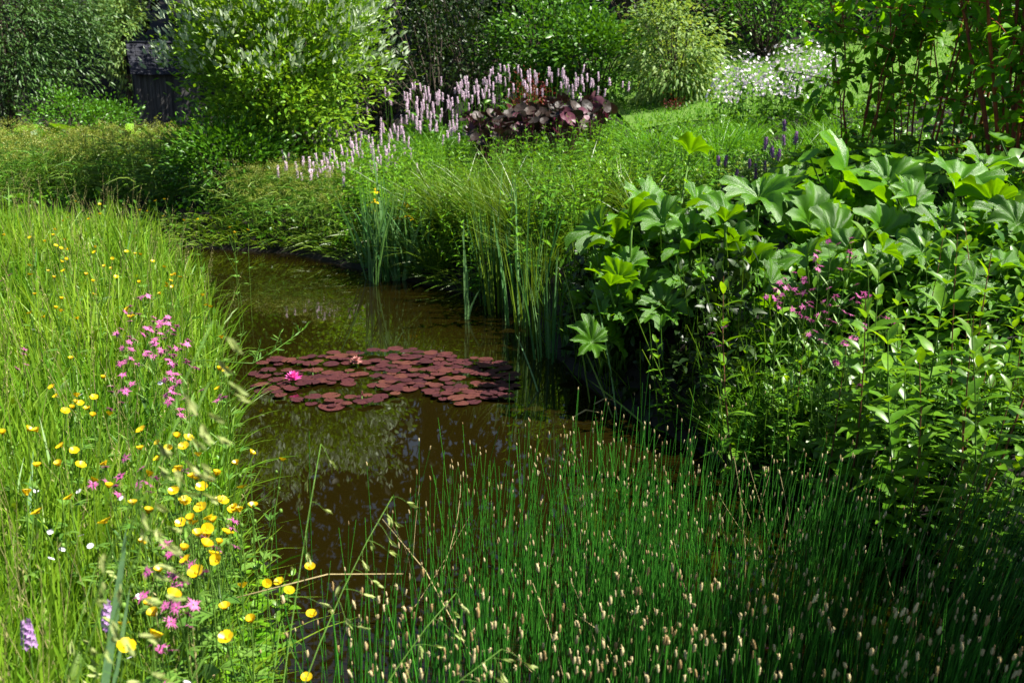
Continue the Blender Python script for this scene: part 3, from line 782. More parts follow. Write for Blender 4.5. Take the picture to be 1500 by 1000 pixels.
for a, b in rr4:
    u, v = a / K, 330 + b / K
    need = rng.uniform(.44, .54); p = P(u, v, .2 + need)
    lab = 'pink ragged robin in the big cluster at the water edge' if (v < 535 and u > 185) else ('lone pink ragged robin deep in the meadow grass' if u < 30 else ('pink ragged robin below the big cluster by the lily patch' if u > 190 else 'small pink ragged robin on the meadow side of the cluster'))
    RR.place((p[0], p[1], p[2] - .5), lab, 'ragged robin of the left meadow', None, 1, (rng.normal() * .05, rng.normal() * .05))
rr7 = [(575,112),(735,380),(800,405),(755,550),(735,585),(710,650),(800,640),(830,650),(690,895),(660,468),(650,25),(875,45),(615,115)]
for a, b in rr7:
    u, v = a / K, 660 + b / K
    need = rng.uniform(.42, .5); p = P(u, v, .2 + need)
    RR.place((p[0], p[1], p[2] - .5), 'pink ragged robin in the near cluster with a buttercup in front' if 860 < v < 900 else ('pale pink ragged robin at the very bottom of the meadow' if v > 930 else 'pink ragged robin among buttercups on the near bank edge'),
             'ragged robin of the left meadow', None, 1, (rng.normal() * .05, rng.normal() * .05))
for a, b in [(640,70),(685,75),(620,140),(690,145),(400,290),(430,310),(455,270),(485,235),(520,240),(515,300),(490,370),(605,290),(610,325),(568,365),(650,355),(675,375),(695,265),(735,280),(875,400),(718,435),(655,455),(205,470),(720,485)]:
    u, v = 1000 + a / K, 330 + b / K
    p = D(u, v, rng.uniform(3.6, 3.95))
    RR.place((p[0], p[1], p[2] - .5), 'pink ragged robin in front of the dark hollow under the big leaves' if u > 1040 and v < 470 else ('lone pink ragged robin beside a thin loosestrife stem' if u < 1100 else 'low pink ragged robin among the loosestrife leaves'), 'ragged robin of the right bank', None, 1, (rng.normal() * .05, rng.normal() * .05))
RR.done()
for (u, v, lab) in ((1224, 532, 'round pink clover-like flower among the loosestrife leaves'), (1259, 567, 'lower round pink flower nearer the rush bed')):
    p = D(u, v, 3.45); root = tag(empty('clover', (p[0], p[1], p[2])), lab, 'clover', 'round pink flowers of the right bank')
    ms = MB(); stems(ms, [(0.02, .02, -.3)], [(0, 0, 0)], .0015, .001, None, 4, 5); ms.build('stem', M['stalk'], root)
    fl = MB(); d = rdir(70, .5); leaves(fl, d * .004, d, rdir(70), .0125, .004, T_TINY); fl.build('flower', M['pink'], root)

# orchids, white stitchworts
def orchid(u, v, h, lab, z):
    p = P(u, v, z); root = tag(empty('orchid', (p[0], p[1], p[2])), lab, 'orchid', 'lilac orchids at the bottom left')
    ms = MB(); stems(ms, [(0, 0, -.45)], [(0, 0, h * .5)], .003, .0015, None, 3, 5)
    for k in range(4):
        a = k * 2.2; leaves(ms, [(0, 0, -.4 + .05 * k)], [(math.cos(a), math.sin(a), 1.5)], [(0, 0, 1)], .14, .022, T_LANCE, np.array((0, 0, -.2)))
    ms.build('stem', M['stalk'], root)
    fl = MB()
    for k in range(34):
        t = k / 34; a = k * 2.4; rr = .011 * (1 - t * .55)
        c = np.array((rr * math.cos(a), rr * math.sin(a), -h * .5 + h * t))
        o = nrm(np.array((math.cos(a), math.sin(a), .15)))
        flower_ring(fl, c, 5, .0085, .006, o, .35, T_TINY, rng.rand() * 6)
    fl.build('flower_spike', M['orchid'], root)
orchid(40, 927, .05, 'lilac orchid spike low in the bottom left corner', .62)
orchid(157, 900, .055, 'lilac orchid spike half hidden behind the broad bluish blade', .6)
def stitch():
    root = empty('stitchwort'); ms = MB(); stems(ms, [(0, 0, -.4)], [(0, 0, 0)], .001, .0008, np.array((.02, .01, 0)), 4, 4); ms.build('stem', M['stalk'], root)
    fl = MB(); flower_ring(fl, (0, 0, 0), 10, .0085, .004, (rng.normal() * .4, -.5, 1), .15, T_PETAL); fl.build('flower', M['white'], root)
    return root
ST = Kind([stitch() for _ in range(3)], 'stitchwort', 8)
for a, b in [(155,172),(340,175),(215,350),(350,365),(390,410),(268,425),(522,205),(600,628),(565,890),(220,465),(805,998)]:
    p = P(a / K, 660 + b / K, .55)
    ST.place(p, 'tiny white stitchwort at the foot of the large near buttercups' if b > 600 else ('tiny white stitchwort beside the lower left buttercups' if a < 250 else 'tiny white stitchwort in the middle of the near meadow'), 'stitchworts of the near meadow')
for a, b in [(145, 450), (690, 680), (350, 730)]:
    p = P(a / K, 330 + b / K, .62); ST.place(p, 'tiny white stitchwort in the far meadow grass', 'stitchworts of the far meadow')
ST.done()

# broad bluish blades standing out of the meadow
def blade(u0, v0, z0, u1, v1, z1, w, lab, mat='blueblade'):
    a, b = P(u0, v0, z0), P(u1, v1, z1)
    root = tag(empty('broad_reed', a), lab, 'reed blade', 'broad bluish blades in the meadow')
    mb = MB(); V = b - a; L = np.linalg.norm(V)
    view = nrm(np.array((0, 0, CAM_H)) - a)
    leaves(mb, [(0, 0, 0)], [V], [view + np.array((1.6, 0, .7))], L, w, T_SWORD, np.array((.0, 0, -.03)), .6)
    o = mb.build('blade', M[mat], root)
blade(148, 1030, .62, 184, 760, .98, .024, 'broad blurred bluish blade in the near meadow')
blade(162, 1030, .55, 190, 850, .8, .013, 'second bluish blade close beside the broad one')
blade(30, 900, .25, 48, 650, .62, .016, 'dark narrow bluish blade near the left edge')
blade(92, 520, .2, 115, 410, .75, .02, 'bluish blade in the mid meadow grass')
blade(178, 410, .2, 192, 320, .85, .022, 'bluish blade at the far end of the meadow')
blade(50, 420, .2, 52, 345, .8, .025, 'bluish blade in the far meadow at left')
blade(250, 560, .1, 285, 430, .6, .018, 'bluish blade at the meadow edge behind the ragged robin')
blade(268, 560, .1, 262, 470, .5, .018, 'shorter bluish blade behind the ragged robin')

# ---------------------------------------------------------------- brome panicles in front
def brome(basep, tip, lab, nsp=14, droop=.5, side=1):
    basep = np.asarray(basep, float); tip = np.asarray(tip, float)
    root = tag(empty('brome_grass', basep), lab, 'grass stem', 'seeding brome grasses in front')
    e = tip - basep; bow = np.array((-e[0] * .25, 0, abs(e[0]) * .3 + .03))
    ms = MB(); tube(ms, [bez(np.zeros(3), e, bow, t) for t in np.linspace(0, 1, 9)], np.linspace(.0018, .0008, 9), 5)
    sp_ = MB()
    for k in range(nsp):
        t = .68 + .32 * k / (nsp - 1)
        q = bez(np.zeros(3), e, bow, t); a = k * 2.4
        r_ = .035 * (1.15 - (t - .68) * 2.2)
        s_e = q + np.array((math.cos(a) * r_ + e[0] * .06, math.sin(a) * r_, -.01 - .02 * rng.rand()))
        stems(ms, [q], [s_e], .0005, .0004, np.array((0, 0, .008)), 3, 3)
        ax = nrm(s_e - q + np.array((side * .012, 0, -.01)))
        for j in range(5):
            leaves(sp_, [s_e + ax * .003 * j], [ax + rng.normal(size=3) * .12 + ((-1) ** j) * np.array((.12, .1, .05))], [rdir(1)[0]], .017, .0055, T_LANCE)
    ms.build('stem', M['stalk'], root); sp_.build('panicle', M['brome'], root)
brome((-.5, 1.3, .1), P(575, 727, .78), 'arching brome panicle hanging over the dark water at centre')
brome((-.42, 1.25, .1), P(735, 950, .66), 'brome panicle with plump green spikelets at bottom centre')
brome((-.42, 1.3, .1), P(668, 868, .66), 'brome stem rising from the bottom centre towards the rushes', 8)
brome((-.68, .8, .15), P(312, 470, 1.37), 'blurred pale brome panicle in front of the ragged robin', 16)
brome((-.66, .82, .15), P(306, 560, 1.27), 'second blurred brome panicle just below the first', 14)
brome((-.7, .85, .15), P(262, 612, 1.2), 'blurred brome panicle lowest of the three before the lily water', 12)
brome((-.8, 1.1, .1), P(140, 830, .82), 'blurred brome panicle in the near left meadow', 12)
brome((-.7, 1.05, .1), P(120, 950, .74), 'blurred brome panicle near the bottom left orchid', 12)
brome((-.45, 1.3, .1), P(470, 650, .9), 'thin brome stem bowing across the brown water', 6)

# the trailing vetch-like stem over the water
root = tag(empty('trailing_stem', P(265, 530, .35)), 'thin green stem with side leaves reaching out over the water', 'plant stem')
b0 = P(265, 530, .35)
pts = np.array([P(u, v, .35) - b0 for u, v in [(265, 530), (300, 527), (345, 531), (370, 532), (400, 515), (425, 497), (445, 482)]])
ms = MB(); tube(ms, pts, np.linspace(.0035, .0015, 7), 6)
for t_, (du, dv) in ((2, (0, -45)), (3, (8, -35)), (4, (2, -25))):
    q = pts[t_]; e = q + np.array((.03, .05, .14 if t_ == 2 else .08)); stems(ms, [q], [e], .002, .001, None, 3, 4)
    m = 8; tt = np.linspace(.3, 1, m)[:, None]
    leaves(ms, q + (e - q) * tt, rdir(m, .8), rdir(m), .04, .007, T_LANCE)
ms.build('stem', M['stalk'], root)
ml = MB()
for a_, b_ in zip(pts[3:], pts[4:]):
    m = 7; tt = np.linspace(0, 1, m)[:, None]
    leaves(ml, a_ + (b_ - a_) * tt, nrm(rdir(m, .4) + (b_ - a_) / np.linalg.norm(b_ - a_)), rdir(m), .05, .009, T_LANCE)
ml.build('foliage', M['herb2'], root)
# leafy plants on the near bank edge
HB = Kind([herb('leafy_herb', 7, .38, .05, .055, .024, .035, 'herb', tpl=T_OVATE) for _ in range(4)], 'leafy plant', 5)
for u, v in [(330, 790), (345, 760), (310, 840), (300, 720), (285, 690), (322, 815), (300, 880), (270, 800), (255, 900), (320, 950), (240, 960), (290, 640)]:
    p = P(u, v, .38); HB.place((p[0], p[1], p[2] - .36), 'leafy green herb at the near bank edge among buttercups', 'leafy herbs on the near bank edge')
HB.done()
root = tag(empty('broad_leaf_plant', P(290, 1000, .3)), 'broad pale green pointed leaf at the very bottom edge', 'leaf')
mb = MB(); b0 = P(290, 1000, .3); e = P(312, 962, .42) - b0
leaves(mb, [(0, 0, 0)], [e], [(-.5, -.6, .8)], .16, .05, T_LANCE, np.array((.1, 0, -.2)), .8); mb.build('leaf', M['blueblade'], root)

# ---------------------------------------------------------------- spike-rush bed
def rush_field(n):
    x = rng.uniform(-.75, 2.75, n); y = rng.uniform(1.45, 4.5, n)
    d = pond_dist(x, y)
    dens = sstep(-.42, .32, x - .18 * (y - 3.0)) * .97 + .035
    top = 3.2 - .45 * np.clip(x - .4, 0, 3) - .25 * np.clip(.3 - x, 0, 2)
    dens *= np.clip((top + .12 - y) / .5, 0, 1) + .03 * (y < 3.9)
    dens *= sstep(-.05, .06, -d + .02) + .35 * (d > 0) * (x > .5)
    clump = .6 + .4 * np.sin(x * 9 + np.sin(y * 7)) * np.cos(y * 8.0 - x * 3)
    k = rng.rand(n) < dens * clump
    return x[k], y[k]
rx_, ry_ = rush_field(22000)
nR = len(rx_)
Hs = rng.uniform(.34, .56, nR) * np.where(rx_ > 1.4, 1.08, 1)
lean = .04 + .3 * sstep(.5, 1.7, rx_)
lx_ = lean * Hs + rng.normal(size=nR) * .045; ly_ = rng.normal(size=nR) * .04
bz = np.maximum(ground(rx_, ry_), -.1)
B = np.stack([rx_, ry_, bz], 1); T = B + np.stack([lx_, ly_, Hs + (0 - np.minimum(bz, 0))], 1)
uu, vv = proj(T)
vis = in_view(uu, vv, 0)
order = np.argsort(np.where(vis, np.linalg.norm(T - np.array((0, 0, CAM_H)), axis=1), 99))
ind = order[:300]; rest = order[300:]
mb = MB()
bow = np.stack([-lx_ * .3, -ly_ * .3, lx_ * 0], 1)
stems(mb, B[rest], T[rest], .0017, .0010, bow[rest], 4, 3)
tag(mb.build('rush_bed', M['rush']), 'dense bed of thin upright dark green spike-rush stems in the pond', 'rushes', kind='stuff')
mb = MB()
for i in rest:
    if rng.rand() < .42 and vis[i]:
        ax = T[i] - B[i]; ellipsoid(mb, T[i] + nrm(ax) * .004, ax + rng.normal(size=3) * .05, rng.uniform(.0055, .0105), rng.uniform(.0018, .0029), 5, 4, rng.rand())
tag(mb.build('rush_spikelets', M['spikelet']), 'small tan seed heads topping the farther spike-rush stems', 'rush seed heads', kind='stuff')
def spike_rush(h, k):
    root = empty('spike_rush'); ms = MB()
    l = np.array((.0, .0, h)); bw = rng.normal(size=3) * .018; bw[2] = 0
    stems(ms, [(0, 0, 0)], [l], .0018, .0011, bw, 6, 5); ms.build('stem', M['rush'], root)
    s_ = MB(); L = rng.uniform(.0045, .0095)
    ellipsoid(s_, l + np.array((0, 0, L * .7)), (rng.normal() * .1, rng.normal() * .1, 1), L, rng.uniform(.0018, .0026), 7, 6, rng.rand(), .2)
    leaves(s_, l + np.array((0, 0, 1)) * np.linspace(0, L * 1.2, 12)[:, None], rdir(12, 1.2), rdir(12), .005, .002, T_TINY)
    s_.build('spikelet', M['spikelet'], root)
    return root
SR = Kind([spike_rush(.45, k) for k in range(12)], 'spike-rush', 6)
for i in ind:
    ax = Vector(T[i] - B[i]); L = ax.length
    u, v = uu[i], vv[i]
    if u < 560: lab = 'thin spike-rush standing alone in the open water at bottom left of the bed'
    elif u < 800: lab = 'spike-rush at the loose left side of the rush bed'
    elif u < 1100: lab = 'spike-rush with tan tip in the dense middle of the rush bed'
    elif u < 1320: lab = 'spike-rush leaning slightly right in the right half of the bed'
    else: lab = 'strongly leaning spike-rush in the shaded right corner of the bed'
    if v < 850: lab = lab.replace('spike-rush', 'farther spike-rush', 1)
    o = SR.place(B[i], lab, 'nearest spike-rushes of the rush bed', 0, L / .45)
    q = Vector((0, 0, 1)).rotation_difference(ax.normalized())
    o.rotation_euler = (q @ Euler((0, 0, rng.uniform(0, 6.28))).to_quaternion()).to_euler()
SR.done()
def dead_rush(k):
    mb = MB(); stems(mb, [(0, 0, -.05)], [(rng.normal() * .05, 0, .48)], .0017, .001, rng.normal(size=3) * .03, 6, 4)
    return mb.build('dead_rush', M['drygrass'])
DR = Kind([dead_rush(k) for k in range(5)], 'dead rush', 33)
for k in range(70):
    x = rng.uniform(-.35, 1.9); y = rng.uniform(1.75, 3.1)
    DR.place((x, y, -.02), 'withered straw-coloured rush leaning ' + ('at the loose left side of the bed' if x < .3 else 'through the dense middle of the bed' if x < 1.0 else 'in the right part of the bed'), 'withered rushes of the bed', None, rng.uniform(.7, 1.05), (rng.normal() * .3, rng.normal() * .3 + .1))
DR.done()
# pale dead stalks slanting through the bed
for (a, b, lab) in (((830, 890, .25), (915, 990, .2), 'pale dead stalk slanting across the bottom of the rush bed'),
                    ((560, 760, .3), (690, 960, .2), 'dead straw stalk leaning in the open water left of the bed'),
                    ((345, 875, .45), (590, 840, .35), 'straw-coloured stalk lying across the water by the near buttercups')):
    p, q = P(*a), P(*b); root = tag(empty('dead_stalk', p), lab, 'dead stalk', 'dead stalks in the water')
    mb = MB(); tube(mb, [p - p, (q - p) * .5 + np.array((.01, 0, .03)), q - p], [.0015, .002, .0016], 5); mb.build('stalk', M['drygrass'], root)

# ---------------------------------------------------------------- water-lily patch
def pad(seed):
    r = np.random.RandomState(seed)
    n = 30; th = np.linspace(.14, 2 * math.pi - .14, n)
    mb = MB(); V = [(0, 0, 0)]; tt = [.2]
    for rr in (.5, .85, 1.0):
        for t in th:
            w = 1 + .05 * math.sin(3 * t + seed) + .02 * math.sin(7 * t + seed) + r.normal() * .015
            V.append((rr * w * math.cos(t), rr * w * math.sin(t), .008 * rr * math.sin(2 * t + seed) + (.02 * max(0, math.sin(t + seed * 2)) ** 3 if rr == 1 else 0)))
            tt.append(np.clip(.25 + .5 * rr * r.rand() + .12 * math.sin(9 * t), 0, 1))
    F3 = [(0, 1 + i, 2 + i) for i in range(n - 1)]; F4 = []
    for k in range(2):
        for i in range(n - 1):
            a = 1 + k * n + i; F4.append((a, a + n, a + n + 1, a + 1))
    return mb.add(np.array(V), [np.array(F3), np.array(F4)], np.array(tt)).build('lily_pad', M['pad'])
PADS = Kind([pad(k) for k in range(8)], 'lily pad', 9)
outline = [(362, 560), (385, 533), (440, 523), (520, 517), (600, 514), (690, 522), (752, 537), (760, 560), (750, 583), (685, 597), (640, 587), (600, 580), (545, 592), (490, 603), (468, 594), (400, 583)]
poly = np.array([P(u, v, 0)[:2] for u, v in outline])
def in_poly(x, y):
    c = False; n = len(poly)
    for i in range(n):
        ax, ay = poly[i]; bx, by = poly[(i + 1) % n]
        if (ay > y) != (by > y) and x < (bx - ax) * (y - ay) / (by - ay) + ax: c = not c
    return c
pts_ = []; tries = 0
lo, hi = poly.min(0), poly.max(0)
while len(pts_) < 235 and tries < 20000:
    tries += 1
    x, y = rng.uniform(lo[0], hi[0]), rng.uniform(lo[1], hi[1])
    if not in_poly(x, y): continue
    u, v = proj((x, y, 0))
    if u < 520 and rng.rand() < .6: continue
    if v > 570 and rng.rand() < .5: continue
    if math.sin(x * 11 + 1) * math.sin(y * 13) > .55: continue
    if 455 < u < 560 and 565 < v < 582: continue
    if u < 540 and 536 < v < 546: continue
    r_ = rng.uniform(.025, .048)
    if all(math.hypot(x - a, y - b) > .72 * (r_ + c) for a, b, c in pts_): pts_.append((x, y, r_))
for i, (x, y, r_) in enumerate(pts_):
    u, v = proj((x, y, 0))
    lab = ('plum-red lily pad around the pink water-lily flower' if u < 470 else 'plum-red lily pad at the front edge of the patch' if v > 572 else
           'plum-red lily pad at the back edge of the patch' if v < 527 else 'plum-red lily pad in the dense middle of the patch' if u < 650 else 'plum-red lily pad at the shaded right end of the patch')
    o = PADS.place((x, y, .004 + .0035 * (i % 6) + .0006 * (i // 6 % 5)), lab, 'lily pads of the pond', None, r_)
    o.rotation_euler.x = rng.normal() * .015; o.rotation_euler.y = rng.normal() * .015
for u, v, r_, lab in ((487, 596, .07, 'lone plum-red lily pad nearest the camera, apart from the patch'), (405, 527, .06, 'lone plum-red lily pad behind the pink flower')):
    p = P(u, v); PADS.place((p[0], p[1], .006), lab, 'lily pads of the pond', None, r_)
PADS.done()
def lily(u, v, s, mat, lab, n=(8, 8, 6), open_=(.35, .75, 1.15)):
    p = P(u, v, .03); root = tag(empty('water_lily', (p[0], p[1], .03)), lab, 'water lily', 'water-lily flowers')
    mb = MB()
    for k in range(len(n)):
        flower_ring(mb, (0, 0, .006 * k), n[k], s * (1 - .12 * k), s * .42, (0.05, -.1, 1), open_[k], T_LANCE, k * .4)
    fl = mb.build('petals', M[mat], root)
    ce = MB(); flower_ring(ce, (0, 0, .008), 10, s * .4, s * .08, (0, 0, 1), 1.1, T_BLADE3); ce.build('stamens', M['ycentre'], root)
    st = MB(); tube(st, [(0, 0, .004), (.01, 0, -.1), (.03, .02, -.25)], .004, 6); st.build('stem', M['stalk'], root)
lily(430, 556, .055, 'hotpink', 'open hot pink water lily on the left of the pads')
lily(522, 531, .042, 'fadedpink', 'faded pinkish-brown water lily at the back of the pads', open_=(.2, .6, 1.0))
for u, v, lab in ((458, 543, 'pale closed water-lily bud right of the pink flower'), (530, 577, 'small brownish water-lily bud at the front of the pads')):
    p = P(u, v, .03); root = tag(empty('lily_bud', (p[0], p[1], .0)), lab, 'lily bud', 'water-lily buds')
    mb = MB(); flower_ring(mb, (0, 0, .02), 6, .03, .014, (0.1, 0, 1), 1.45, T_LANCE); mb.build('bud', M['fadedpink'], root)
    st = MB(); tube(st, [(0, 0, .025), (0, 0, -.1), (.03, .02, -.2)], .003, 6); st.build('stem', M['stalk'], root)

# ---------------------------------------------------------------- far bank: club-rush, bistort, herbs
def clubrush(n):
    root = empty('club_rush'); mb = MB(); ms = MB()
    b = rng.normal(size=(n, 2)) * .15
    for i in range(n):
        h = rng.uniform(.5, .74); p0 = np.array((*b[i], -.02)); p1 = p0 + np.array((rng.normal() * .07, rng.normal() * .07, h))
        stems(ms, [p0], [p1], .003, .002, None, 3, 3)
        m = 4; t = rng.uniform(.15, .85, m)[:, None]; a = rng.uniform(0, 6.28, m)
        leaves(mb, p0 + (p1 - p0) * t, np.stack([np.cos(a), np.sin(a), np.full(m, 1.1)], 1), rdir(m), rng.uniform(.25, .42, m), .013, T_BLADE,
               np.stack([np.cos(a) * .4, np.sin(a) * .4, np.full(m, -.75)], 1), rng.uniform(0, .5, m))
        d = rdir(26, .7); r_ = rng.uniform(.02, .075, 26)[:, None] * np.array((1, 1, .7))
        q = p1 + d * r_
        leaves(mb, q, rdir(26, .3), rdir(26), .016, .010, T_TINY, None, rng.uniform(.6, 1, 26))
    ms.build('stem', M['stalk'], root); mb.build('foliage', M['clubrush'], root); 
    return root
CR = Kind([clubrush(13) for _ in range(5)], 'club-rush', 12)
for i in range(120):
    if i < 84:
        u = rng.uniform(-40, 265); y = rng.uniform(10.5, 14.5)
        lab = 'brown-headed club-rush clump in the broad bed beyond the meadow' if u < 170 else 'brown-headed club-rush clump beside the silver-tipped bush'
    else:
        u = rng.uniform(325, 520); y = rng.uniform(9.35, 10.4) - max(0, (u - 430)) * .008
        lab = 'brown-headed club-rush clump overhanging the far end of the pond'
    x, y, z = foot(u, y)
    if pond_dist(np.array([x]), np.array([y]))[0] < .02: continue
    CR.place((x, y, z), lab, 'club-rush clumps of the far bank', None, rng.uniform(.85, 1.1) * (1 if i < 84 else .66))
CR.done()
# round leaves far left (butterbur)
def dish(mb, c, r_, nv, tilt_, rs):
    n = 18; th = np.linspace(.25, 2 * math.pi - .25, n); V = [np.zeros(3)]
    for k, q in enumerate((.55, 1)):
        for t in th: V.append(np.array((q * r_ * (1 + .05 * math.sin(7 * t)) * math.cos(t), q * r_ * math.sin(t), (.25 * q * q) * r_ + .04 * r_ * math.sin(5 * t))))
    V = np.array(V) @ np.array(Euler((tilt_[0], tilt_[1], rng.uniform(0, 6.28))).to_matrix()).T + c
    F3 = [(0, 1 + i, 2 + i) for i in range(n - 1)]; F4 = [(1 + i, 1 + n + i, 2 + n + i, 2 + i) for i in range(n - 1)]
    mb.add(V, [np.array(F3), np.array(F4)], rng.rand())
def round_leaf_plant(n, r_, h, mat, name, spread=.25):
    root = empty(name); ml, ms = MB(), MB()
    for i in range(n):
        a = i * 2.4; q = math.sqrt((i + .5) / n) * spread
        c = np.array((q * math.cos(a), q * math.sin(a), h * rng.uniform(.6, 1.1)))
        stems(ms, [(c[0] * .2, c[1] * .2, -.02)], [c], .006, .004, np.array((0, 0, .03)), 4, 5)
        dish(ml, c, r_ * rng.uniform(.6, 1.1), 0, (rng.normal() * .35 + .25, rng.normal() * .35), 0)
    ms.build('stalk', M['stalk'], root); ml.build('foliage', M[mat], root)
    return root
BB = Kind([round_leaf_plant(9, .16, .45, 'herb', 'butterbur', .4) for _ in range(2)], 'butterbur', 13)
for u, y in [(15, 15.6), (60, 15.9), (105, 15.4), (150, 16), (-20, 15.2), (215, 16.2)]:
    BB.place(foot(u, y), 'pale round-leaved butterbur at the foot of the willow' if u < 130 else 'pale round-leaved butterbur before the shed', 'butterburs below the willow', None, 1.1)
BB.done()

def bistort(h):
    root = empty('bistort'); ms, fl = MB(), MB()
    l = np.array((rng.normal() * .04, rng.normal() * .04, h))
    stems(ms, [(0, 0, -.2)], [l], .0028, .002, np.array((rng.normal() * .02, 0, 0)), 3, 4, .5)
    m = 3; a = rng.uniform(0, 6.28, m)
    leaves(ms, l * rng.uniform(.2, .6, m)[:, None], np.stack([np.cos(a), np.sin(a), np.full(m, 1)], 1), rdir(m), .16, .035, T_LANCE, np.array((0, 0, -.4)))
    ms.build('stem', M['herb2'], root)
    L = rng.uniform(.075, .125); n = 90; t = rng.rand(n); a = rng.uniform(0, 6.28, n)
    rr = .0125 * (1 - .55 * np.abs(t * 1.6 - .55))
    o = np.stack([np.cos(a), np.sin(a), np.full(n, .35)], 1)
    leaves(fl, l + np.stack([np.cos(a) * rr * .6, np.sin(a) * rr * .6, t * L], 1), o, rdir(n), .010, .008, T_TINY, None, np.clip(.25 + .6 * t + rng.normal(size=n) * .15, 0, 1))
    ellipsoid(fl, l + np.array((0, 0, L * .5)), (0, 0, 1), L * .52, .0065, 6, 6, .4)
    fl.build('flower_spike', M['bistort'], root)
    return root
BI = Kind([bistort(.75) for _ in range(10)], 'bistort', 14)
cnt = 0
bi = random.Random(11)
BL = [(450, 245, 26, 15, 34), (545, 210, 26, 20, 46), (520, 232, 22, 10, 20), (610, 165, 26, 18, 44), (650, 145, 30, 16, 40), (700, 125, 26, 12, 26), (770, 118, 36, 11, 36), (850, 118, 32, 11, 38), (665, 195, 18, 14, 14)]
bis = [(bi.gauss(u, su), bi.gauss(v, sv)) for u, v, su, sv, n in BL for _ in range(n)]
for u0, v0 in bis:
    if v0 < 90 or (705 < u0 < 890 and v0 > 146) or v0 > 275 or u0 > 915: continue
    y = 9.7 + 3.4 * (260 - v0) / 160 + bi.gauss(0, .15)
    p = D(u0, v0 + 8, y)
    if pond_dist(np.array([p[0]]), np.array([p[1]]))[0] < .05: continue
    lab = ('pink bistort spike at the sparse tail of the drift beside the pond' if u0 < 490 else
           'pink bistort spike on the slope left of the green grass tuft' if u0 < 600 else
           'pink bistort spike left of the purple-leaved plant' if u0 < 700 else
           'pink bistort spike standing up behind the purple-leaved plant' if u0 < 830 else 'pink bistort spike at the right end of the drift')
    if u0 >= 490 and v0 < 150 and u0 < 700: lab = lab.replace('spike', 'spike high', 1)
    BI.place((p[0], p[1], p[2] - .75), lab, 'bistort spikes of the drift', None, bi.uniform(.96, 1.04), (bi.gauss(0, .07), bi.gauss(0, .07)))
    cnt += 1
BI.done()
# leafy mass the bistort rises from
HC = Kind([herb('leafy_perennial', 16, .62, .14, .12, .04, .05, 'herb2', tpl=T_LANCE, droop=.4, lean=.4) for _ in range(5)], 'leafy plant', 15)
for i in range(75):
    s_ = rng.rand(); u0 = 440 + 460 * s_; y = rng.uniform(9.9, 13.2)
    if u0 < 560 and y > 11.5: y -= 1.3
    x, y, z = foot(u0, y)
    if pond_dist(np.array([x]), np.array([y]))[0] < .1: continue
    HC.place((x, y, z), 'green leafy perennial under the pink bistort drift' if u0 < 700 else 'green leafy perennial around the purple-leaved plant', 'leafy perennials under the bistort', None, rng.uniform(.55, .85))
HC.done()
# purple-leaved plant
def plum(u, y, lab, n=34):
    root = tag(empty('purple_leaf_plant', foot(u, y)), lab, 'purple plant', 'purple-leaved plants amid the bistort')
    ml, mk, ms = MB(), MB(), MB()
    for i in range(n):
        a = i * 2.4; q = math.sqrt((i + .5) / n) * .24
        c = np.array((q * math.cos(a), q * math.sin(a), .6 + .22 * rng.rand() - q * .5))
        stems(ms, [(0, 0, 0)], [c], .006, .004, np.array((0, 0, .05)), 4, 5)
        back = rng.rand() < (.22 if u > 800 else .07)
        dish(mk if back else ml, c, rng.uniform(.045, .08), 0, ((1.2 if back else .55) + rng.normal() * .35, rng.normal() * .45), 0)
    ms.build('stalk', M['plumback'], root); ml.build('foliage', M['plum'], root)
    if mk.n: mk.build('pink_foliage', M['plumback'], root)
for u, y, lab in ((725, 10.2, 'purple-leaved plant at the left of the dark clump'), (775, 10.5, 'purple-leaved plant second from left in the dark clump'), (760, 11.2, 'purple-leaved plant at the back of the dark clump'), (825, 10.3, 'purple-leaved plant in the middle right of the dark clump'), (865, 10.7, 'purple-leaved plant with pinkish leaf backs at the right of the dark clump'), (712, 10.9, 'small purple-leaved plant at the far left of the dark clump'), (820, 11.2, 'purple-leaved plant with big leaves behind the others')):
    plum(u, y, lab)

# herbs of the bank between pond and big leaves
MID = Kind([herb('leafy_perennial', 15, .62, .15, .1, .028, .045, 'herb', tpl=T_LANCE, droop=.35, lean=.5) for _ in range(7)], 'leafy plant', 16)
def zone(n, us, ys, fn, cond=None):
    k = 0; tr = 0
    while k < n and tr < n * 40:
        tr += 1
        u = rng.uniform(*us); y = rng.uniform(*ys); x, y, z = foot(u, y)
        if pond_dist(np.array([x]), np.array([y]))[0] < .06: continue
        if cond and not cond(u, y): continue
        fn(u, x, y, z); k += 1
def mid_lab(u, y):
    a = 'beside the iris at the pond edge' if u < 680 else 'below the purple-leaved plant' if u < 860 else 'between the lawn and the big leaves'
    return 'light green fine-leaved perennial ' + a + (' at the back' if y > 8.8 else ' in front')
zone(62, (560, 985), (6.6, 10.1), lambda u, x, y, z: MID.place((x, y, z), mid_lab(u, y), 'fine-leaved perennials of the bank', None, rng.uniform(.6, 1.2)), lambda u, y: not (u > 860 and y < 7.2))
MID.done()
ML = Kind([herb('leafy_perennial', 8, .75, .13, .13, .042, .07, 'herb2', tpl=T_LANCE, droop=.45, lean=.5) for _ in range(4)], 'leafy plant', 31)
zone(26, (600, 985), (6.9, 9.8), lambda u, x, y, z: ML.place((x, y, z), 'taller deep green perennial with longer leaves on the central bank' + (' at its back' if y > 8.6 else ' at its front'), 'tall perennials of the bank', None, rng.uniform(.7, 1.05)), lambda u, y: not (u > 860 and y < 7.2))
ML.done()
BG = Kind([tuft('grass_clump', 120, .75, .008, 'sedge', .1, .6, 1.2) for _ in range(3)] , 'grass clump', 32)
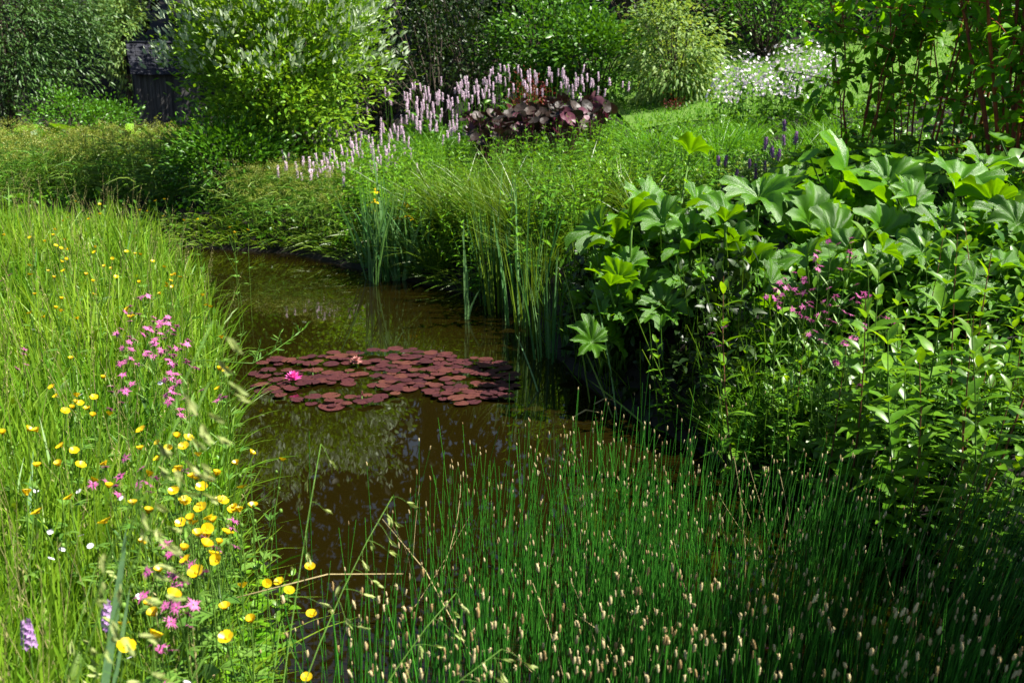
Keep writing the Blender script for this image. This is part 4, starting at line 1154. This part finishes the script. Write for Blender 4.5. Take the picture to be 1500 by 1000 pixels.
zone(24, (590, 960), (6.9, 10.0), lambda u, x, y, z: BG.place((x, y, z), 'loose arching grass tuft among the herbs of the central bank' + (' higher up' if y > 8.6 else ' lower down'), 'grass tufts of the central bank', None, rng.uniform(.75, 1.1)), lambda u, y: not (u > 860 and y < 7.2))
BG.done()
LG = Kind([tuft('grass_clump', 210, .62, .009, 'lushgrass', .1, .5, 1.1) for _ in range(4)] , 'grass clump', 17)
for u, y in [(642, 11.2), (655, 11.0), (628, 11.1)]:
    LG.place(foot(u, y), 'fine green grass tuft in the middle of the bistort', 'grass clumps of the slope', None, 1.05)
zone(32, (880, 1230), (8.8, 11.6), lambda u, x, y, z: LG.place((x, y, z), ('lush arching grass clump on the slope below the lawn' if u < 1060 else 'lush arching grass clump below the white flowers') + (' at the back' if y > 10.8 else ''), 'grass clumps of the slope', None, rng.uniform(.75, 1.05) * (1 if y < 10.5 else .7)))
LG.done()
DG = Kind([herb('leafy_perennial', 14, .5, .15, .1, .035, .05, 'herb2', tpl=T_OVATE, droop=.3, lean=.4) for _ in range(4)], 'leafy plant', 18)
zone(46, (900, 1330), (7.0, 11.5), lambda u, x, y, z: DG.place((x, y, z), ('deep green leafy plant on the slope among the grass clumps' if u < 1080 else 'deep green leafy plant under the red-stemmed shrubs') + (' high up' if y > 9.5 else ' low down'), 'deep green leafy plants of the slope', None, rng.uniform(.7, 1.0)))
DG.done()

# low leaves that hide the soil of the banks
def cover(n, us, ys, L, mat, name, lab, hmax=.16):
    y = rng.uniform(ys[0], ys[1], n); u = rng.uniform(us[0], us[1], n)
    x = (u - 750) / FPX * (y * cp + (CAM_H - .5) * sp)
    k = (pond_dist(x, y) > .01) & ~((x > 1.4) & (y > 12.4)); x, y = x[k], y[k]; m = len(x)
    z = np.maximum(ground(x, y), 0) + rng.rand(m) ** 1.5 * hmax
    A = rdir(m, .5); LL = L * rng.uniform(.6, 1.3, m)
    mb = MB(); leaves(mb, np.stack([x, y, z], 1), A, nrm(rng.normal(size=(m, 3)) * .7 + np.array((0, 0, 1.))), LL, LL * .42, T_LANCE, np.array((0, 0, -.3)))
    tag(mb.build(name, M[mat]), lab, 'ground cover', kind='stuff')
cover(3000, (820, 1010), (5.6, 8.2), .06, 'herb2', 'hollow_edge_undergrowth', 'low leafy undergrowth above the shaded hollow')
cover(26000, (-60, 1560), (8.0, 17), .09, 'herb2', 'bank_undergrowth', 'low leafy undergrowth hiding the soil of the far bank')
cover(4500, (1060, 1560), (2.6, 8.2), .06, 'green', 'hollow_undergrowth', 'low leafy undergrowth hiding the soil of the right bank')
# leaves and blades hanging over the waterline
def fringe(n, ylim, xlim, mat, name, lab, L, W, dmax, drop):
    x = rng.uniform(xlim[0], xlim[1], n * 12); y = rng.uniform(ylim[0], ylim[1], n * 12)
    d = pond_dist(x, y); k = np.where((d > -.03) & (d < dmax))[0][:n]
    x, y = x[k], y[k]; m = len(k)
    e = .02; gxx = (pond_dist(x + e, y) - pond_dist(x - e, y)) / (2 * e); gyy = (pond_dist(x, y + e) - pond_dist(x, y - e)) / (2 * e)
    o = -np.stack([gxx, gyy, 0 * gxx], 1)
    A = nrm(o * rng.uniform(.1, .9, m)[:, None] + rng.normal(size=(m, 3)) * .3 + np.array((0, 0, 1.)))
    leaves(mb := MB(), np.stack([x, y, np.maximum(ground(x, y), 0) - .02], 1), A, rdir(m), L * rng.uniform(.5, 1.2, m), W, T_BLADE, (o * .7 + np.array((0, 0, -drop))) * rng.uniform(.4, 1.1, m)[:, None])
    tag(mb.build(name, M[mat]), lab, 'ground cover', kind='stuff')
fringe(3800, (7.2, 10.2), (-5.8, .3), 'sedge', 'far_waterside_grass', 'grass and leaves hanging over the far waterline', .22, .011, .35, .6)
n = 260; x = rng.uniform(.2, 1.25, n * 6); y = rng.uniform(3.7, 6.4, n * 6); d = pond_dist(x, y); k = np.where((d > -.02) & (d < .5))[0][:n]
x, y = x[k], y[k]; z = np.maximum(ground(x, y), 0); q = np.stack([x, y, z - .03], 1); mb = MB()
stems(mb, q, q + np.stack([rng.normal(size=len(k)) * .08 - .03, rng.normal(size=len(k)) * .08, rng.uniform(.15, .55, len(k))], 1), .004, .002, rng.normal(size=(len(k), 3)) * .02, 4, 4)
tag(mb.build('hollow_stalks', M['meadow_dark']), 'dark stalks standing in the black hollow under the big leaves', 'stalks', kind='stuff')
cover(4200, (840, 1100), (4.1, 6.2), .075, 'dark', 'hollow_leaves', 'dark little leaves clothing the shaded bank under the big leaves', .4)  # leaves coloured dark so the hollow keeps its shade
cover(5000, (1150, 1600), (3.6, 5.6), .09, 'herb2', 'big_leaf_undergrowth', 'low leafy undergrowth at the feet of the big leaves', .25)
# irises and sedges at the water
def iris(n, h, w=.028):
    root = empty('iris'); mb = MB()
    for f in range(n // 5):
        c = np.array((rng.normal() * .07, rng.normal() * .05, -.12)); fa = rng.uniform(0, 3.14)
        fd = np.array((math.cos(fa), math.sin(fa), 0))
        for k in range(5):
            q = (k - 2) / 2
            L = h * rng.uniform(.75, 1.1) * (1 - .15 * abs(q))
            A = np.array((0, 0, 1)) + fd * q * .22 + rng.normal(size=3) * .04
            leaves(mb, [c + fd * q * .015], [A], [np.cross(fd, (0, 0, 1)) + rng.normal(size=3) * .2], L + .12, w * rng.uniform(.7, 1.15), T_SWORD, fd * q * .22 + np.array((0, 0, -.12 * rng.rand())) + rng.normal(size=3) * .08)
    mb.build('blades', M['iris'], root)
    for k in range(2):
        c = np.array((rng.normal() * .08, rng.normal() * .06 - .04, h * rng.uniform(.6, .8)))
        ms = MB(); stems(ms, [(c[0] * .3, c[1] * .3, -.1)], [c], .004, .003, None, 3, 5); ms.build('stem', M['stalk'], root)
        fl = MB(); flower_ring(fl, c, 3, .045, .03, (0, 0, 1), -.3, T_OVATE, rng.rand()); flower_ring(fl, c, 3, .03, .014, (0, 0, 1), 1.1, T_LANCE, 1)
        fl.build('flower', M['yellow'], root)
    return root
IR = Kind([iris(30, .98), iris(25, .9), iris(30, 1.0)], 'iris', 19)
for u, v, s_, lab in ((566, 412, 1.05, 'bluish-green iris clump rising from the water at the far bank'), (590, 407, .85, 'smaller iris clump just right of the tallest iris'), (548, 396, .8, 'iris clump leaning left behind the tallest iris'), (618, 408, .7, 'low iris clump nearest the sedge'), (600, 398, .95, 'iris clump behind the others at the far bank')):
    p = P(u, v, 0); IR.place((p[0], p[1], 0), lab, 'irises of the far bank', None, s_)
IR.done()
def reeds(n, h, w, spread, mat, name='reed_clump', lean=.12, arch=.15):
    return tuft(name, n, h, w, mat, spread, lean, arch, T_SWORD)
RD = Kind([reeds(26, 1.0, .014, .14, 'iris'), reeds(30, .95, .012, .16, 'sedge')], 'reeds', 20)
for u, v, s_, lab in ((683, 468, .75, 'lone pale reed pair standing out in the open water'),):
    root = tag(empty('reed_pair', P(u, v, 0)), lab, 'reeds')
    mb = MB()
    leaves(mb, [(0, 0, -.1), (.012, .01, -.1), (.0, .02, -.1)], [(-.03, 0, 1), (.03, .02, 1), (0.06, 0, 1)], [(.2, -1, 0), (.4, -1, 0), (0, -1, .1)], [.85, .72, .4], .016, T_SWORD, [(.02, 0, -.05), (-.08, 0, -.02), (.2, 0, -.2)], [.95, .8, .7])
    mb.build('blades', M['iris'], root)
for u, v, s_, lab in ((712, 446, 1.05, 'upright reed clump in the dark corner of the bank'), (735, 462, 1.0, 'reed clump right of the dark bank corner'), (757, 478, .95, 'reed clump above the right end of the lily pads'), (778, 500, .8, 'lower reed clump beside the right end of the lily pads'), (800, 530, .7, 'short reed clump at the edge of the shaded hollow')):
    p = P(u, v, 0); RD.place((p[0] + .03, p[1] + .05, -.03), lab, 'reeds of the bank corner', None, s_)
RD.done()
SG = Kind([tuft('sedge_clump', 330, .85, .0055, 'sedge', .12, .55, .9) for _ in range(2)], 'sedge', 21)
for u, y, s_, lab in ((655, 8.3, 1.0, 'fine-leaved sedge fountain right of the iris'), (725, 7.8, 1.05, 'fine-leaved sedge clump above the reeds'), (690, 8.1, .9, 'sedge clump between the iris and the reeds'), (770, 7.3, .9, 'sedge clump at the right of the bank corner'), (800, 6.7, .7, 'small sedge clump hanging over the shaded water')):
    x, y, z = foot(u, y); SG.place((x, y, z), lab, 'sedge clumps of the bank', None, s_)
SG.done()
# long loose blades hanging from the right bank
for i, (u0, v0, u1, v1) in enumerate([(865, 590, 838, 380), (905, 615, 880, 390), (950, 622, 868, 545), (880, 560, 882, 400), (900, 612, 850, 470), (790, 575, 762, 480), (955, 628, 905, 575)]):
    p = P(u0, v0, 0); q = D(u1, v1, p[1] + .25)
    root = tag(empty('broad_reed', p), ['long thin pale blade rising left of the shaded hollow', 'long thin pale blade before the middle of the shaded hollow', 'pale blade fallen slanting over the water below the hollow', 'long thin blade against the hollow, between the two pale ones', 'blade leaning left at the foot of the hollow', 'pale blade leaning at the right end of the lily pads', 'short fallen blade at the waterline below the hollow'][i], 'reed blade', 'loose blades of the right bank')
    mb = MB(); e = q - p; leaves(mb, [(0, 0, -.02)], [e], [(.2, -1, .2)], np.linalg.norm(e), .009, T_BLADE, np.array((-.06, 0, -.04)), .7); mb.build('blade', M['iris' if i % 2 else 'sedge'], root)
for a, b, lab in (((838, 612), (878, 604), 'straw-coloured twig lying at the waterline below the hollow'), ((560, 409), (612, 407), 'orange-brown dead reeds at the foot of the iris'), ((870, 592), (905, 588), 'bleached twig at the dark waterline')):
    p, q = P(*a, .01), P(*b, .02); root = tag(empty('dead_stalk', p), lab, 'dead stalk', 'dead stalks at the waterline')
    mb = MB(); tube(mb, [p - p, (q - p) * .5 + np.array((0, .02, .02)), q - p], [.004, .005, .003], 5); mb.build('stalk', M['drygrass'], root)

# ---------------------------------------------------------------- big glossy umbrella leaves
def big_leaf_mesh(seed, nl=9):
    r = np.random.RandomState(seed); na, nr = nl * 8, 6
    th = np.linspace(.22, 2 * math.pi - .22, na)
    V = [(0, 0, -.03)]; tt = [.9]
    ph = r.uniform(0, 6)
    teeth = r.normal(size=na) * .03; lobr = r.uniform(.8, 1.12, 16)
    asym = r.normal() * .12; cup = r.uniform(.45, .95)
    for k in range(1, nr + 1):
        q = k / nr
        for i, t in enumerate(th):
            lob = math.cos((t - math.pi) * nl / 2 * 1.05) ** 2
            edge = .73 + .25 * lob ** .8 + (.045 if i % 2 else -.045) + teeth[i] * 1.5
            edge *= lobr[int(t / 6.2832 * nl) % 16]
            edge *= (.72 + .28 * min(1, abs(math.pi - abs(t - math.pi)) / 1.3 + .15)) * (1 + asym * math.cos(t))
            rr = q * (edge if q > .6 else edge * q / .6 + .9 * (1 - q / .6))
            z = cup * rr - (cup - .1) * .55 * rr ** 2.6 - .2 * rr * (lob - .5) + .14 * rr * math.sin(2 * t + ph) + .09 * rr * rr * math.sin(4 * t + ph * 2) + .05 * rr * rr * math.sin(9 * t + ph) + r.normal() * .014
            V.append((rr * math.cos(t), rr * math.sin(t), z)); tt.append(np.clip(.2 + .6 * max(0, lob) ** 40 + .25 * r.rand() + .1 * q, 0, 1))
    F3 = [(0, 1 + i, 2 + i) for i in range(na - 1)]; F4 = []
    for k in range(nr - 1):
        for i in range(na - 1):
            a = 1 + k * na + i; F4.append((a, a + na, a + na + 1, a + 1))
    return MB().add(np.array(V), [np.array(F3), np.array(F4)], np.array(tt)).mesh('leaf', M['big'])
BLM = [big_leaf_mesh(k, 7 + k % 4) for k in range(12)]
bl_list = []
def add_leaf(u, v, y, wpx, tilt=None, yaw=None): bl_list.append((u, v, y, wpx, tilt, yaw))
for u, v, y, w in [(1238, 262, 5.9, 150), (1112, 292, 5.6, 115), (945, 302, 5.7, 95), (985, 352, 5.3, 120), (1060, 335, 5.5, 95), (1185, 330, 5.4, 110), (1400, 275, 5.2, 120), (1335, 300, 5.5, 95),
                   (915, 378, 5.2, 100), (1003, 405, 5.0, 105), (1100, 385, 5.0, 95), (1380, 340, 4.9, 95), (1455, 300, 5.0, 100), (1290, 345, 5.2, 100), (1165, 395, 5.0, 90), (880, 400, 5.3, 70), (1010, 225, 7.0, 70), (1045, 375, 5.1, 90), (940, 420, 4.9, 80), (1150, 285, 5.8, 90), (1210, 300, 5.6, 90), (1300, 270, 5.9, 90), (1440, 250, 5.9, 90), (1490, 330, 4.8, 90), (1020, 300, 5.7, 80), (1075, 440, 4.8, 75)]:
    add_leaf(u, v, y, w)
for i in range(95):
    u = rng.uniform(865, 1530); top = np.interp(u, [880, 960, 1100, 1250, 1500], [360, 290, 285, 265, 250])
    y = rng.uniform(4.6, 6.1); v = top + (6.2 - y) * 88 + rng.uniform(-8, 35)
    add_leaf(u, v, y, rng.uniform(55, 105))
for i in range(26):
    u = rng.uniform(1120, 1530); add_leaf(u, rng.uniform(365, 460), rng.uniform(4.2, 4.8), rng.uniform(60, 95))
for i in range(22):
    u = rng.uniform(875, 1080); add_leaf(u, rng.uniform(320, 410), rng.uniform(4.9, 5.4), rng.uniform(65, 100))
for i in range(22):
    u = rng.uniform(855, 1040); add_leaf(u, rng.uniform(405, 480), rng.uniform(4.75, 5.1), rng.uniform(45, 80))
groups = {}
for t in bl_list:
    groups.setdefault((int((t[0] - 860) // 95), 0 if t[2] > 5.35 else 1), []).append(t)
names_u = ['at the left end above the hollow', 'next to the left end above the hollow', 'over the middle of the hollow', 'behind the ragged robin', 'below the dogwood at centre right', 'in the right half of the big-leaf bed', 'near the right edge of the big-leaf bed']
for (cu, row), lst in sorted(groups.items()):
    pts = np.array([D(t[0], t[1], t[2]) for t in lst]); c = pts.mean(0)
    bx, by = c[0], c[1] + .05
    if pond_dist(np.array([bx]), np.array([by]))[0] < .1: by += .35
    b = np.array((bx, by, g1(bx, by)))
    root = tag(empty('umbrella_plant', b), 'big-leaved glossy umbrella plant ' + names_u[min(cu, 6)] + (', front row' if row else ', back row'), 'umbrella plant', 'big-leaved plants of the right bank')
    for t, p in zip(lst, pts):
        m = BLM[rng.randint(len(BLM))]
        r_ = t[3] / 2 / FPX * t[2] * 1.04
        e = p - b
        lf = bpy.data.objects.new('leaf', m); COL.objects.link(lf); lf.parent = root
        lf.location = e
        # face up, tipped outward from the plant and a little to the light/camera
        tilt = Vector((e[0] * .5 + .1 + rng.normal() * .4, e[1] * .3 - .22 + rng.normal() * .4, .9)).normalized()
        q = tilt.to_track_quat('Z', 'Y') @ Euler((0, 0, rng.uniform(0, 6.28))).to_quaternion()
        lf.rotation_euler = q.to_euler(); lf.scale = (r_, r_, r_)
        ms = MB(); s0 = np.array((e[0] * .35 + rng.normal() * .05, e[1] * .35 + rng.normal() * .05, -.03))
        tube(ms, [bez(s0, e - np.array((0, 0, .02)), np.array((0, 0, .06)), k) for k in np.linspace(0, 1, 6)], np.linspace(.010, .006, 6), 6)
        st = ms.build('stalk', M['stalk'], root)
# ---------------------------------------------------------------- loosestrife stems
LY = Kind([herb('loosestrife', 1, h, .01, .15, .044, .075, 'lyth', 'redstalk' if k % 3 == 0 else 'stalk', T_LANCE, 0, 0, .3, .3, 2 + (k % 2)) for k, h in enumerate([.95, 1.0, .9, .8, 1.05, .85, .95])], 'loosestrife', 23)
ly = [(1095, 400, 3.75), (1145, 375, 4.1), (1190, 470, 3.7), (1235, 410, 3.8), (1300, 345, 3.6), (1400, 285, 3.4), (1495, 290, 3.2), (1430, 330, 3.7), (1345, 380, 3.9), (1450, 400, 3.1), (1380, 420, 3.2),
      (985, 500, 4.4), (1010, 545, 4.35), (1070, 470, 4.2), (1230, 500, 3.4), (1275, 450, 3.5), (1330, 440, 3.6), (1420, 470, 3.3), (1480, 440, 3.4), (1320, 520, 3.3), (1360, 555, 3.1), (1440, 540, 2.95), (1495, 520, 2.9), (1150, 545, 3.7), (1200, 570, 3.6), (1265, 585, 3.4), (1100, 560, 3.9), (1170, 450, 3.9), (1400, 610, 2.9), (1470, 620, 2.8),
      (1250, 380, 4.1), (1310, 410, 4.2), (1380, 360, 4.1), (1475, 360, 4.0), (1440, 290, 4.3), (1360, 320, 4.3), (1515, 400, 3.0), (1520, 560, 2.7), (1130, 500, 4.0), (1085, 520, 4.1)]
for k in range(18):
    u = rng.uniform(1260, 1525); ly.append((u, rng.uniform(330, 500) + max(0, 1330 - u) * .3, rng.uniform(2.9, 4.2)))
for u, v, y in ly:
    p = D(u, v, y); gz_ = max(.02, g1(p[0], p[1])); h = p[2] - gz_
    lab = ('young loosestrife stem at the waterline right of the hollow' if u < 1030 else 'loosestrife stem with pale pointed leaves ' + ('in front of the hollow' if u < 1130 else 'beside the pink ragged robin' if u < 1260 else 'in the tall stand before the big leaves' if u < 1390 else 'at the right edge') + (', low' if v > 480 else ', tall' if v < 380 else ''))
    s_ = np.clip(h / .95, .55, 1.15)
    LY.place((p[0], p[1], p[2] - s_ * .95 if h < 1.2 else p[2] - 1.1), lab, 'loosestrife stems of the right bank', None, s_, (rng.normal() * .06, rng.normal() * .06))
LY.done()
# low cover of the right bank above the rush bed
UB = Kind([herb('low_herb', 12, .26, .09, .05, .02, .03, 'herb2', tpl=T_OVATE, droop=.3, lean=.5) for _ in range(5)], 'low plant', 24)
zone(60, (1060, 1520), (2.6, 4.2), lambda u, x, y, z: UB.place((x, y, max(z, 0)), 'low leafy plant under the loosestrife ' + ('in front of the hollow' if u < 1150 else 'above the middle of the rush bed' if u < 1330 else 'above the right end of the rush bed'), 'low plants of the right bank', None, rng.uniform(.7, 1.2)))
UB.done()
FG = Kind([tuft('grass_clump', 160, .26, .003, 'lushgrass', .05, .7, .8, T_BLADE3) for _ in range(2)], 'grass clump', 25)
zone(22, (1030, 1290), (3.9, 4.6), lambda u, x, y, z: FG.place((x, y, max(z, 0)), 'very fine short grass tuft at the waterline right of the hollow' if u < 1120 else 'very fine short grass tuft among the loosestrife feet', 'fine grass tufts of the right bank', None, rng.uniform(.8, 1.2)))
FG.done()

# ---------------------------------------------------------------- dogwoods with red stems
def dogwood(base, n, h, spread, lab, leaf=.10, per=13, thick=1.0):
    root = tag(empty('red_stem_dogwood', base), lab, 'dogwood', 'red-stemmed dogwoods at the upper right')
    ms, ml = MB(), MB()
    for i in range(n):
        a = rng.uniform(0, 6.28); q = math.sqrt(rng.rand())
        p0 = np.array((math.cos(a) * .12 * q, math.sin(a) * .12 * q, -.05))
        p1 = p0 + np.array((math.cos(a) * spread * q, math.sin(a) * spread * q, h * rng.uniform(.75, 1.05)))
        bow = np.array((-math.cos(a), -math.sin(a), 0)) * .12 * q
        pts = np.array([bez(p0, p1, bow, t) for t in np.linspace(0, 1, 9)]); pts[1:-1] += rng.normal(size=(7, 3)) * .012
        tube(ms, pts, np.linspace(.016, .005, 9) * rng.uniform(.6, 1.1) * thick, 6)
        for b in range(9):
            t = .25 + .75 * rng.rand() ** .75; q0 = bez(p0, p1, bow, t); e = q0 + rdir(1, .35)[0] * rng.uniform(.25, .6)
            stems(ms, [q0], [e], .004, .002, np.array((0, 0, .03)), 3, 4)
            m = per; tt = rng.rand(m)[:, None]
            leaves(ml, q0 + (e - q0) * tt + rng.normal(size=(m, 3)) * .03, rdir(m, .15), nrm(rng.normal(size=(m, 3)) * .5 + np.array((0, 0, 1))), leaf * rng.uniform(.6, 1.2, m), leaf * .55, T_OVATE, np.array((0, 0, -.25)))
    ms.build('stems', M['redstem'], root); ml.build('foliage', M['dogleaf'], root)
dogwood(foot(1245, 7.8), 6, 2.3, .5, 'slim red-stemmed dogwood left of the others, thin dark stems', thick=.6)
dogwood(foot(1325, 7.6), 7, 2.4, .45, 'red-stemmed dogwood second from left', thick=.6)
dogwood(foot(1385, 8.3), 8, 2.6, .55, 'red-stemmed dogwood in the middle with tall rusty trunks', thick=.85)
dogwood(foot(1470, 6.9), 20, 2.4, .85, 'densest red-stemmed dogwood with a thick sheaf of lit red stems')
dogwood(foot(1560, 7.4), 14, 2.5, .8, 'red-stemmed dogwood cut by the right edge')

# white and lilac flowers by the lawn
def whiteflower():
    root = empty('white_rocket'); ms, fl = MB(), MB()
    for i in range(9):
        p0 = np.array((rng.normal() * .06, rng.normal() * .06, -.02)); p1 = p0 + np.array((rng.normal() * .1, rng.normal() * .1, rng.uniform(.55, .8)))
        stems(ms, [p0], [p1], .003, .002, None, 3, 3)
        m = 6; t = rng.rand(m)[:, None] * .8; leaves(ms, p0 + (p1 - p0) * t, rdir(m, .3), rdir(m), .09, .025, T_LANCE, np.array((0, 0, -.3)))
        for k in range(5):
            c = p1 + rng.normal(size=3) * np.array((.05, .05, .05)); flower_ring(fl, c, 4, .018, .018, nrm(rng.normal(size=3) + np.array((0, -.6, .8))), .2, T_PETAL, rng.rand() * 6)
    ms.build('stem', M['herb2'], root); fl.build('blossom', M['lilac'], root)
    return root
WF = Kind([whiteflower() for _ in range(4)], 'white flower', 26)
for i in range(20):
    if i in (3, 8, 12, 16): continue
    u = 1065 + 142 * (i % 10) / 9 + rng.normal() * 5; v = 108 - 24 * (u - 1065) / 142 + (16 if i >= 10 else -6) + rng.normal() * 5
    y = 11.6 + (0 if i >= 10 else .6); p = D(u, v, y)
    WF.place((p[0], p[1], p[2] - .68), 'white-lilac flowering plant ' + ('at the left of the white drift' if u < 1115 else 'in the middle of the white drift' if u < 1165 else 'at the right of the white drift') + (', front' if i >= 10 else ', back'), 'white flowers below the lawn')
WF.done()
# violet candles among yellow-green leaves
def candle():
    root = empty('violet_candle'); ms, fl = MB(), MB()
    stems(ms, [(0, 0, -.35)], [(0, 0, .02)], .003, .002, None, 3, 4)
    ms.build('stem', M['stalk'], root)
    n = 90; t = rng.rand(n); a = rng.uniform(0, 6.28, n); rr = .012 * (1 - .4 * t)
    leaves(fl, np.stack([np.cos(a) * rr, np.sin(a) * rr, t * .085], 1), np.stack([np.cos(a), np.sin(a), np.full(n, .6)], 1), rdir(n), .01, .006, T_TINY)
    ellipsoid(fl, (0, 0, .045), (0, 0, 1), .046, .011, 6, 6, .2)
    fl.build('flower_spike', M['candle'], root)
    return root
VC = Kind([candle() for _ in range(4)], 'violet flower', 27)
for a, b in [(155, 690), (182, 690), (288, 700), (315, 725), (388, 655), (355, 620), (350, 710), (228, 750), (202, 790), (315, 765), (258, 785), (356, 770), (437, 540), (486, 595), (410, 668), (172, 795), (436, 600)]:
    p = D(1000 + a / K, b / K + 10, 7.2)
    VC.place(p, 'pale lilac flower candle, leftmost pair' if a < 190 and b < 700 else ('violet flower candle low beside the big leaves' if b > 740 else 'violet flower candle near the grass clump' if b < 610 else 'violet flower candle in the middle of the group'), 'violet candles above the big leaves', None, rng.uniform(.8, 1.1), (rng.normal() * .08, rng.normal() * .08))
VC.done()
YG = Kind([herb('leafy_perennial', 12, .36, .13, .09, .035, .045, 'pale', tpl=T_OVATE, droop=.3, lean=.4) for _ in range(2)], 'leafy plant', 28)
for u, v in [(1080, 235), (1110, 240), (1140, 225), (1060, 250), (1125, 255), (1290, 200), (1150, 240)]:
    p = D(u, v, 7.35); YG.place((p[0], p[1], p[2] - .3), 'yellow-green leafy plant under the violet flower candles' if u < 1200 else 'cream-green leafy plant beneath the dogwoods', 'yellow-green plants', None, 1)
YG.done()
BD = Kind([round_leaf_plant(14, .075, .4, 'herb2', 'broad_leaf_plant', .32) for _ in range(3)], 'broad-leaved plant', 29)
zone(20, (1180, 1530), (6.0, 8.0), lambda u, x, y, z: BD.place((x, y, z), 'broad-leaved plant in the shade under the dogwoods' if u < 1380 else 'broad-leaved plant at the feet of the densest dogwood', 'broad-leaved plants under the dogwoods', None, rng.uniform(.8, 1.15)))
BD.done()

# ---------------------------------------------------------------- labels: tell the members of small look-alike sets apart by their order
bpy.context.view_layer.update()
sets = {}
for o in sc.objects:
    if o.parent is None and o.get('label') and o.get('category'): sets.setdefault(o['label'], []).append(o)
ORD = ['leftmost', 'second from left', 'third from left', 'fourth from left', 'fifth from left', 'sixth from left', 'seventh from left', 'eighth from left', 'ninth from left']
def seen_at(o):
    part = o
    for c in o.children:
        if c.name.split('.')[0] in ('flower', 'flower_spike', 'blossom', 'foliage', 'blades', 'spikelet'): part = c
    if part.type != 'MESH': return proj(np.array(o.matrix_world.translation))[0]
    q = sum((Vector(b) for b in part.bound_box), Vector()) / 8
    return proj(np.array(part.matrix_world @ q))[0]
for lab, lst in sets.items():
    n = len(lst)
    if not 2 <= n <= 10: continue
    lst.sort(key=seen_at)
    for i, o in enumerate(lst):
        new = lab + ', ' + ('rightmost' if i == n - 1 else ORD[i])
        if len(new.replace('-', ' ').split()) <= 16: o['label'] = new
